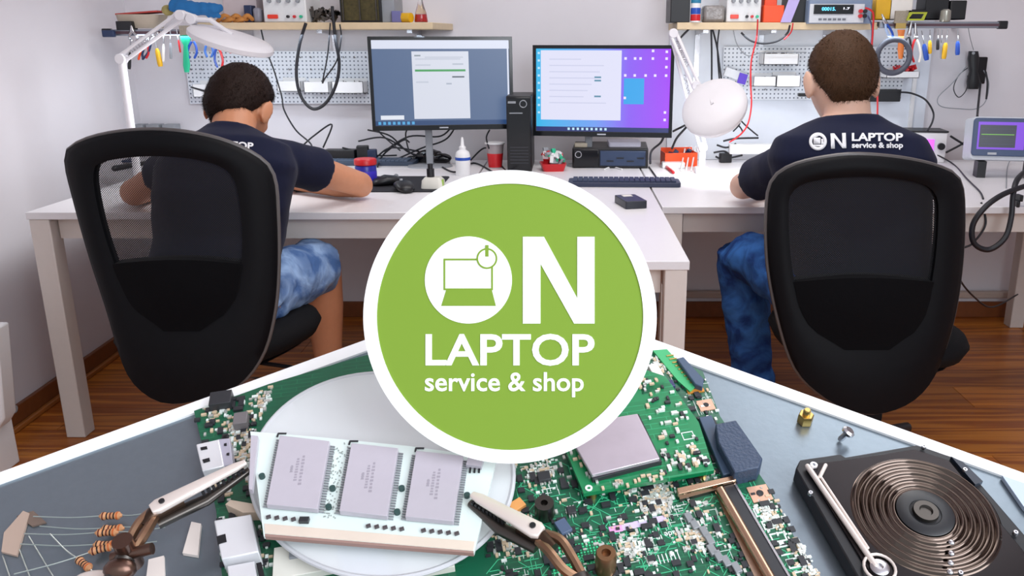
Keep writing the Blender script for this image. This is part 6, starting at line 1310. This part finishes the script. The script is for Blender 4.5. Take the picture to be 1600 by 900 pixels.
def clip(label, tip, piv, tail, wpx, jaw=True, flip=1):
    """alligator clip: long upper jaw from tip to pivot, lower jaw under it, handles to the tail"""
    h = HM_ + .005; a_, b_, c_ = tp(*tip, h), tp(*piv, h), tp(*tail, h - .004); t = thing('crocodile_clip', label, 'clip', TRAY @ Matrix.Translation((b_.x, b_.y, b_.z - .006)))
    d_ = (b_ - a_).normalized(); s_ = V((-d_.y, d_.x, 0)).normalized(); wr = wpx / F * .31 / 2
    part('upper_jaw', MB().loft([(a_, s_ * wr * .35, V((0, 0, .0006))), (a_.lerp(b_, .12), s_ * wr * .6, V((0, 0, .001))), (a_.lerp(b_, .6), s_ * wr * .8, V((0, 0, .0013))), (a_.lerp(b_, .93), s_ * wr, V((0, 0, .0013))), (b_, s_ * wr * .7, V((0, 0, .001)))], 20, 3), silv, t, TRAY, bev=.0002, angle=60)
    lo = V((0, 0, -.0045)); sd = s_ * wr * flip
    lj = part('lower_jaw', MB().loft([(a_ + lo * .7 + sd * .4, s_ * wr * .4, V((0, 0, .001))), (a_.lerp(b_, .5) + lo + sd, s_ * wr * .7, V((0, 0, .0014))), (b_ + lo + sd * .6, s_ * wr * .9, V((0, 0, .0014)))], 20, 3), DSTEEL, t, TRAY)
    th = MB()
    for i in range(9): th.box(a_.lerp(b_, .06 + .055 * i) + V((0, 0, -.0022)) + sd * .5, (.0009, .0014, .0022), Matrix.Rotation(math.atan2(d_.y, d_.x), 3, 'Z'))
    part('teeth', th, BLACK, lj, TRAY)
    part('pivot_hole', MB().cyl(b_.lerp(a_, .12) + V((0, 0, .0012)), b_.lerp(a_, .12) + V((0, 0, .0018)), wr * .32), BLACK, t, TRAY)
    part('spring_core', MB().tube([a_.lerp(b_, .7) + lo * .5, b_ + lo * .5, b_.lerp(c_, .3) + lo * .4], .0026, 12), mat('dark_bronze', hexc('4a3a30'), .35, .9), t, TRAY)
    for k in (-1, 1): part('handle', MB().tube(crom([b_ + lo * .5 + s_ * wr * .5 * k, b_.lerp(c_, .35) + s_ * wr * (1.0 + .2 * k) * k * .9, b_.lerp(c_, .7) + s_ * wr * .8 * k, c_ + s_ * wr * .35 * k], 5), .0016, 8), mat('bronze_wire', hexc('8f6f58'), .3, .9), t, TRAY)
    return t, c_
t, e1 = clip('silver crocodile clip gripping the module from the left', (384, 722), (236, 797), (196, 872), 25)
part('wing_screw', MB().cyl(e1 + V((0, .002, -.006)), e1 + V((0, .002, .006)), .0030).cyl(e1 + V((-.004, 0, 0)), e1 + V((.008, 0.002, .002)), .0018).ell(e1 + V((-.0, -.004, 0)), (.005, .0035, .0035), 14), mat('brown_steel', hexc('6a5248'), .3, .9), t, TRAY)
part('support_rod', MB().tube([e1, e1 + V((-.006, -.03, -.006)), e1 + V((-.006, -.05, -.006))], .003, 12), DSTEEL, t, TRAY)
part('ball_joint', MB().ell(tp(152, 912, .010), (.008, .004, .004), 20), silv, t, TRAY)
t, e2 = clip('silver crocodile clip gripping the module from the right', (737, 772), (846, 833), (905, 900), 27, flip=-1)
part('support_rod', MB().tube([e2, e2 + V((.01, -.03, -.006))], .003, 12), DSTEEL, t, TRAY)
# ---------------------------------------------------------------- resistors, paper tapes
resm = mat('resistor_tan', hexc('c98f62'), .45); wirem = mat('tinned_wire', hexc('b9c2bd'), .3, .9)
bandm = [mat('band_brown', hexc('5a2418'), .4), mat('band_black', hexc('1b1512'), .4), mat('band_orange', hexc('c4622a'), .4)]
for i, (lab, L0, c0, R0) in enumerate((('topmost of the striped resistors, alone above the pairs', (52, 807), (173, 806), (240, 800)), ('resistor of the middle pair, upper one', (62, 822), (176, 826), (245, 815)), ('resistor of the middle pair, lower one', (38, 834), (167, 832), (258, 824)), ('resistor of the bottom pair, upper one', (32, 850), (164, 851), (245, 846)), ('resistor of the bottom pair, lower one with slanting lead', (22, 897), (158, 858), (200, 852)), ('single tilted resistor lying lowest at left', (78, 834), (131, 881), (175, 915)))):
    t = thing('resistor', lab, 'resistor', TT(*c0, 0, .001)); a_, c_, b_ = tp(*L0, .0035), tp(*c0, .003), tp(*R0, .0035); d_ = (b_ - a_).normalized() if i < 5 else (b_ - c_).normalized(); hl = .0033; rr_ = .0011
    part('body', MB().tube([c_ - d_ * hl, c_ - d_ * hl * .85, c_ - d_ * hl * .55, c_ - d_ * hl * .45, c_ + d_ * hl * .45, c_ + d_ * hl * .55, c_ + d_ * hl * .85, c_ + d_ * hl], [rr_ * .6, rr_ * 1.2, rr_ * 1.2, rr_, rr_, rr_ * 1.2, rr_ * 1.2, rr_ * .6], 14, rnd=True), resm, t, TRAY)
    for k, f_ in enumerate((-.7, -.3, .05, .4, .72)): part('colour_band', MB().cyl(c_ + d_ * hl * (f_ - .07), c_ + d_ * hl * (f_ + .07), rr_ * (1.26 if abs(f_) > .5 else 1.07), n=14), bandm[(k + i) % 2 if k != 4 else 2], t, TRAY)
    for p in (a_, b_): part('lead_wire', MB().tube(crom([c_ + (p - c_).normalized() * hl, c_.lerp(p, .5) + V((0, -.0006, 0)), p], 5), .00022, 6), wirem, t, TRAY)
for i, (p0, p1) in enumerate((((45, 838), (90, 912)), ((28, 853), (52, 915)), ((4, 868), (20, 915)))):
    solo('wire', 'thin silvery wire running down from the paper tape, %s of three' % ('rightmost', 'middle', 'leftmost')[i], 'wire', MB().tube([tp(*p0, .0006), tp(*p1, .0006)], .00022, 6), wirem, TRAY)
tapem = mat('kraft_tape', hexc('a89284'), .75); tapew = mat('pale_tape', hexc('ddd2cb'), .75)
def flat(name, lab, cat, pts, h0, h1, m_): return solo(name, lab, cat, MB().prism(tps(pts, h1), h0, h1), m_, TRAY)
flat('paper_tape', 'brown paper tape end at far left holding the resistor leads', 'tape', [(6, 832), (36, 798), (46, 802), (26, 868), (2, 862)], .0002, .0012, tapem)
flat('paper_tape', 'dark kraft tape crossing behind the brown tape end', 'tape', [(26, 806), (52, 798), (72, 816), (50, 822)], .0002, .0009, mat('dark_tape', hexc('6b5a50'), .75))
flat('paper_tape', 'pale tape piece left of the largest white port box', 'tape', [(285, 864), (299, 815), (314, 818), (309, 868)], .0002, .0016, tapew)
flat('paper_tape', 'pale tape piece at the bottom edge near the wing screw', 'tape', [(226, 920), (232, 874), (256, 868), (258, 920)], .0002, .0014, tapew)
flat('paper_tape', 'tan strip sticking out under the left end of the module', 'strip', [(352, 788), (360, 781), (412, 790), (412, 800), (380, 801)], .0032, .0075, mat('tan_strip', hexc('cdb9a6'), .6))
flat('plastic_strip', 'pale blue grey plastic corner at the right edge of the bench', 'strip', [(1566, 743), (1640, 768), (1640, 830), (1600, 792)], .0002, .002, mat('ice_plastic', hexc('b7c4d6'), .4))
# ---------------------------------------------------------------- loose standoff and screw
q = tp(1257, 660, 0); t = thing('brass_standoff', 'small brass hex standoff lying on the bench', 'standoff', TRAY @ Matrix.Translation(q))
part('hex_body', MB().lathe([(.0026, 0), (.003, .0005), (.003, .004), (.0026, .0045)], 6), BRASS, t); part('thread', MB().lathe([(.0014, .0045), (.0014, .0065), (.001, .007)], 14), BRASS, t)
q = tp(1311, 690, 0); t = thing('screw', 'small silver screw standing tilted beside the hard drive', 'screw', TRAY @ Matrix.Translation(q + V((0, 0, .0008))) @ Matrix.Rotation(R(28), 4, 'Y'))
part('shank', MB().lathe([(.0008, 0), (.0011, .0008), (.0011, .004)], 14), CHROME, t); part('screw_head', MB().lathe([(.0011, .004), (.0024, .0045), (.0024, .0055), (.0016, .0062)], 20), CHROME, t)
# ---------------------------------------------------------------- open-topped hard drive
HD = .008
ht = thing('hard_drive', 'glossy black metal hard drive with concentric ringed lid at the right of the bench', 'drive', TT(1430, 800, 0, 0))
hdm = mat('drive_dark_metal', hexc('2a2627'), .22, .85, var=.1, scale=200); hdb = mat('drive_black_body', hexc('15171b'), .4)
HP = [(1243, 732), (1250, 718), (1313, 709), (1321, 714), (1432, 695), (1487, 713), (1506, 725), (1640, 880), (1640, 940), (1362, 940)]
part('body', MB().prism(tps(HP, HD - .001), .0005, HD - .001), hdb, ht, TRAY, bev=.0006)
cxy = tp(1445, 803, HD); RP = .0245
LP = [(1260, 731), (1266, 724), (1318, 718), (1430, 701), (1484, 719), (1600, 860), (1622, 935), (1384, 935)]
# lid with ringed well: annular grid between the platter circle and the lid outline
part('lid', MB().prism(tps(LP, HD), HD - .001, HD - .0002), hdm, ht, TRAY, bev=.0003)
q = cxy
prof = [(RP, -.0004)]
nr = 5
for i in range(nr):
    r0 = RP - .0006 - i * .0027
    prof += [(r0 - .0027 * k / 10, .0006 + .0006 * math.cos(math.pi * (1 + 2 * k / 10))) for k in range(10)]
prof += [(RP - .0006 - nr * .0027, .0006), (RP * .40, .0009), (RP * .385, .0005), (.0052, .0003), (.0046, .0009), (.0036, .0010), (.003, .0003), (.0001, .0003)]
part('ringed_cover', MB().lathe(prof, 120), mat('drive_polished', hexc('62564f'), .12, 1.0, var=.05), ht, TRAY @ Matrix.Translation((q.x, q.y, HD - .0002)), angle=180)
part('hub_disc', MB().lathe([(RP * .38, .0010), (RP * .37, .0012), (.0052, .0012), (.005, .001)], 60), hdb, ht, TRAY @ Matrix.Translation((q.x, q.y, HD - .0002)))
part('hub_screw', MB().lathe([(.0042, .001), (.004, .0022), (.0022, .0022), (.0018, .0014), (.0001, .0014)], 40), DSTEEL, ht, TRAY @ Matrix.Translation((q.x, q.y, HD - .0002)))
def rod(px0, px1, r_): return MB().tube([tp(*px0, HD + .0006), tp(*px1, HD + .0006)], r_, 10, rnd=True)
part('silver_rail', rod((1262, 729), (1368, 884), .0010), silv, ht, TRAY); part('silver_rail', rod((1283, 746), (1356, 856), .0005), silv, ht, TRAY); part('silver_rail', rod((1290, 727), (1281, 745), .0007), silv, ht, TRAY)
for i, (x, y) in enumerate(((1374, 888), (1271, 729), (1443, 700), (1586, 834), (1266, 772), (1507, 736), (1500, 897))):
    q = tp(x, y, HD); r_ = .0030 if i == 0 else .0016 if i in (1,) else .0009
    o_ = part('screw', MB().lathe([(r_, -.0002), (r_, .0007), (r_ * .8, .0011), (r_ * .35, .0011), (r_ * .3, .0005)], 22), CHROME, ht, TRAY @ Matrix.Translation(q))
q = tp(1374, 888, HD); part('screw_ring', MB().tube([q + V((.0048 * math.cos(i * .3), .0048 * math.sin(i * .3), .0004)) for i in range(21)], .0005, 8, closed=True), silv, ht, TRAY)
for i, (x, y) in enumerate(((1486, 849), (1486, 866), (1485, 881), (1484, 895))): q = tp(x, y, HD + .0006); part('rivet', MB().ell(q + V((0, 0, .0006)), (.0010, .0010, .0006), 12), CHROME, ht, TRAY)
part('side_latch', MB().prism(tps([(1486, 713), (1505, 722), (1536, 752), (1524, 757)], HD + .0006), HD - .001, HD + .0006), mat('latch_navy', hexc('1f2734'), .35), ht, TRAY)

# ---------------------------------------------------------------- group phrases for the repeats
GR = {'cable': 'cables around the two workplaces', 'pliers': 'pliers hanging from the tool rails', 'screwdriver': 'screwdrivers hanging from the tool rails', 'resistor': 'striped resistors on the bench', 'wire': 'loose wires under the paper tape',
      'small_box': 'small boxes behind the left chair', 'monitor': 'monitors on the desks', 'desk': 'white desks', 'crocodile_clip': 'crocodile clips holding the module', 'magnifier_lamp': 'magnifier lamps', 'parts_bin': 'plastic parts bins',
      'port_connector': 'port boxes on the motherboard edge', 'power_supply': 'bench power supplies', 'shelf': 'birch shelves', 'pegboard': 'pegboards', 'tool_rail': 'tool rails', 'mouse': 'mice on the mouse mat', 'keyboard': 'keyboards', 'paper_tape': 'pieces of component tape',
      'person': 'repairers at the desks', 'computer': 'small black computers', 'box': 'boxes on the shelves', 'brush': 'brushes on the tool rails'}
for o in bpy.data.objects:
    k = o.name.split('.')[0]
    if o.parent is None and o.get('category') and k in GR and not o.get('group'): o['group'] = GR[k]
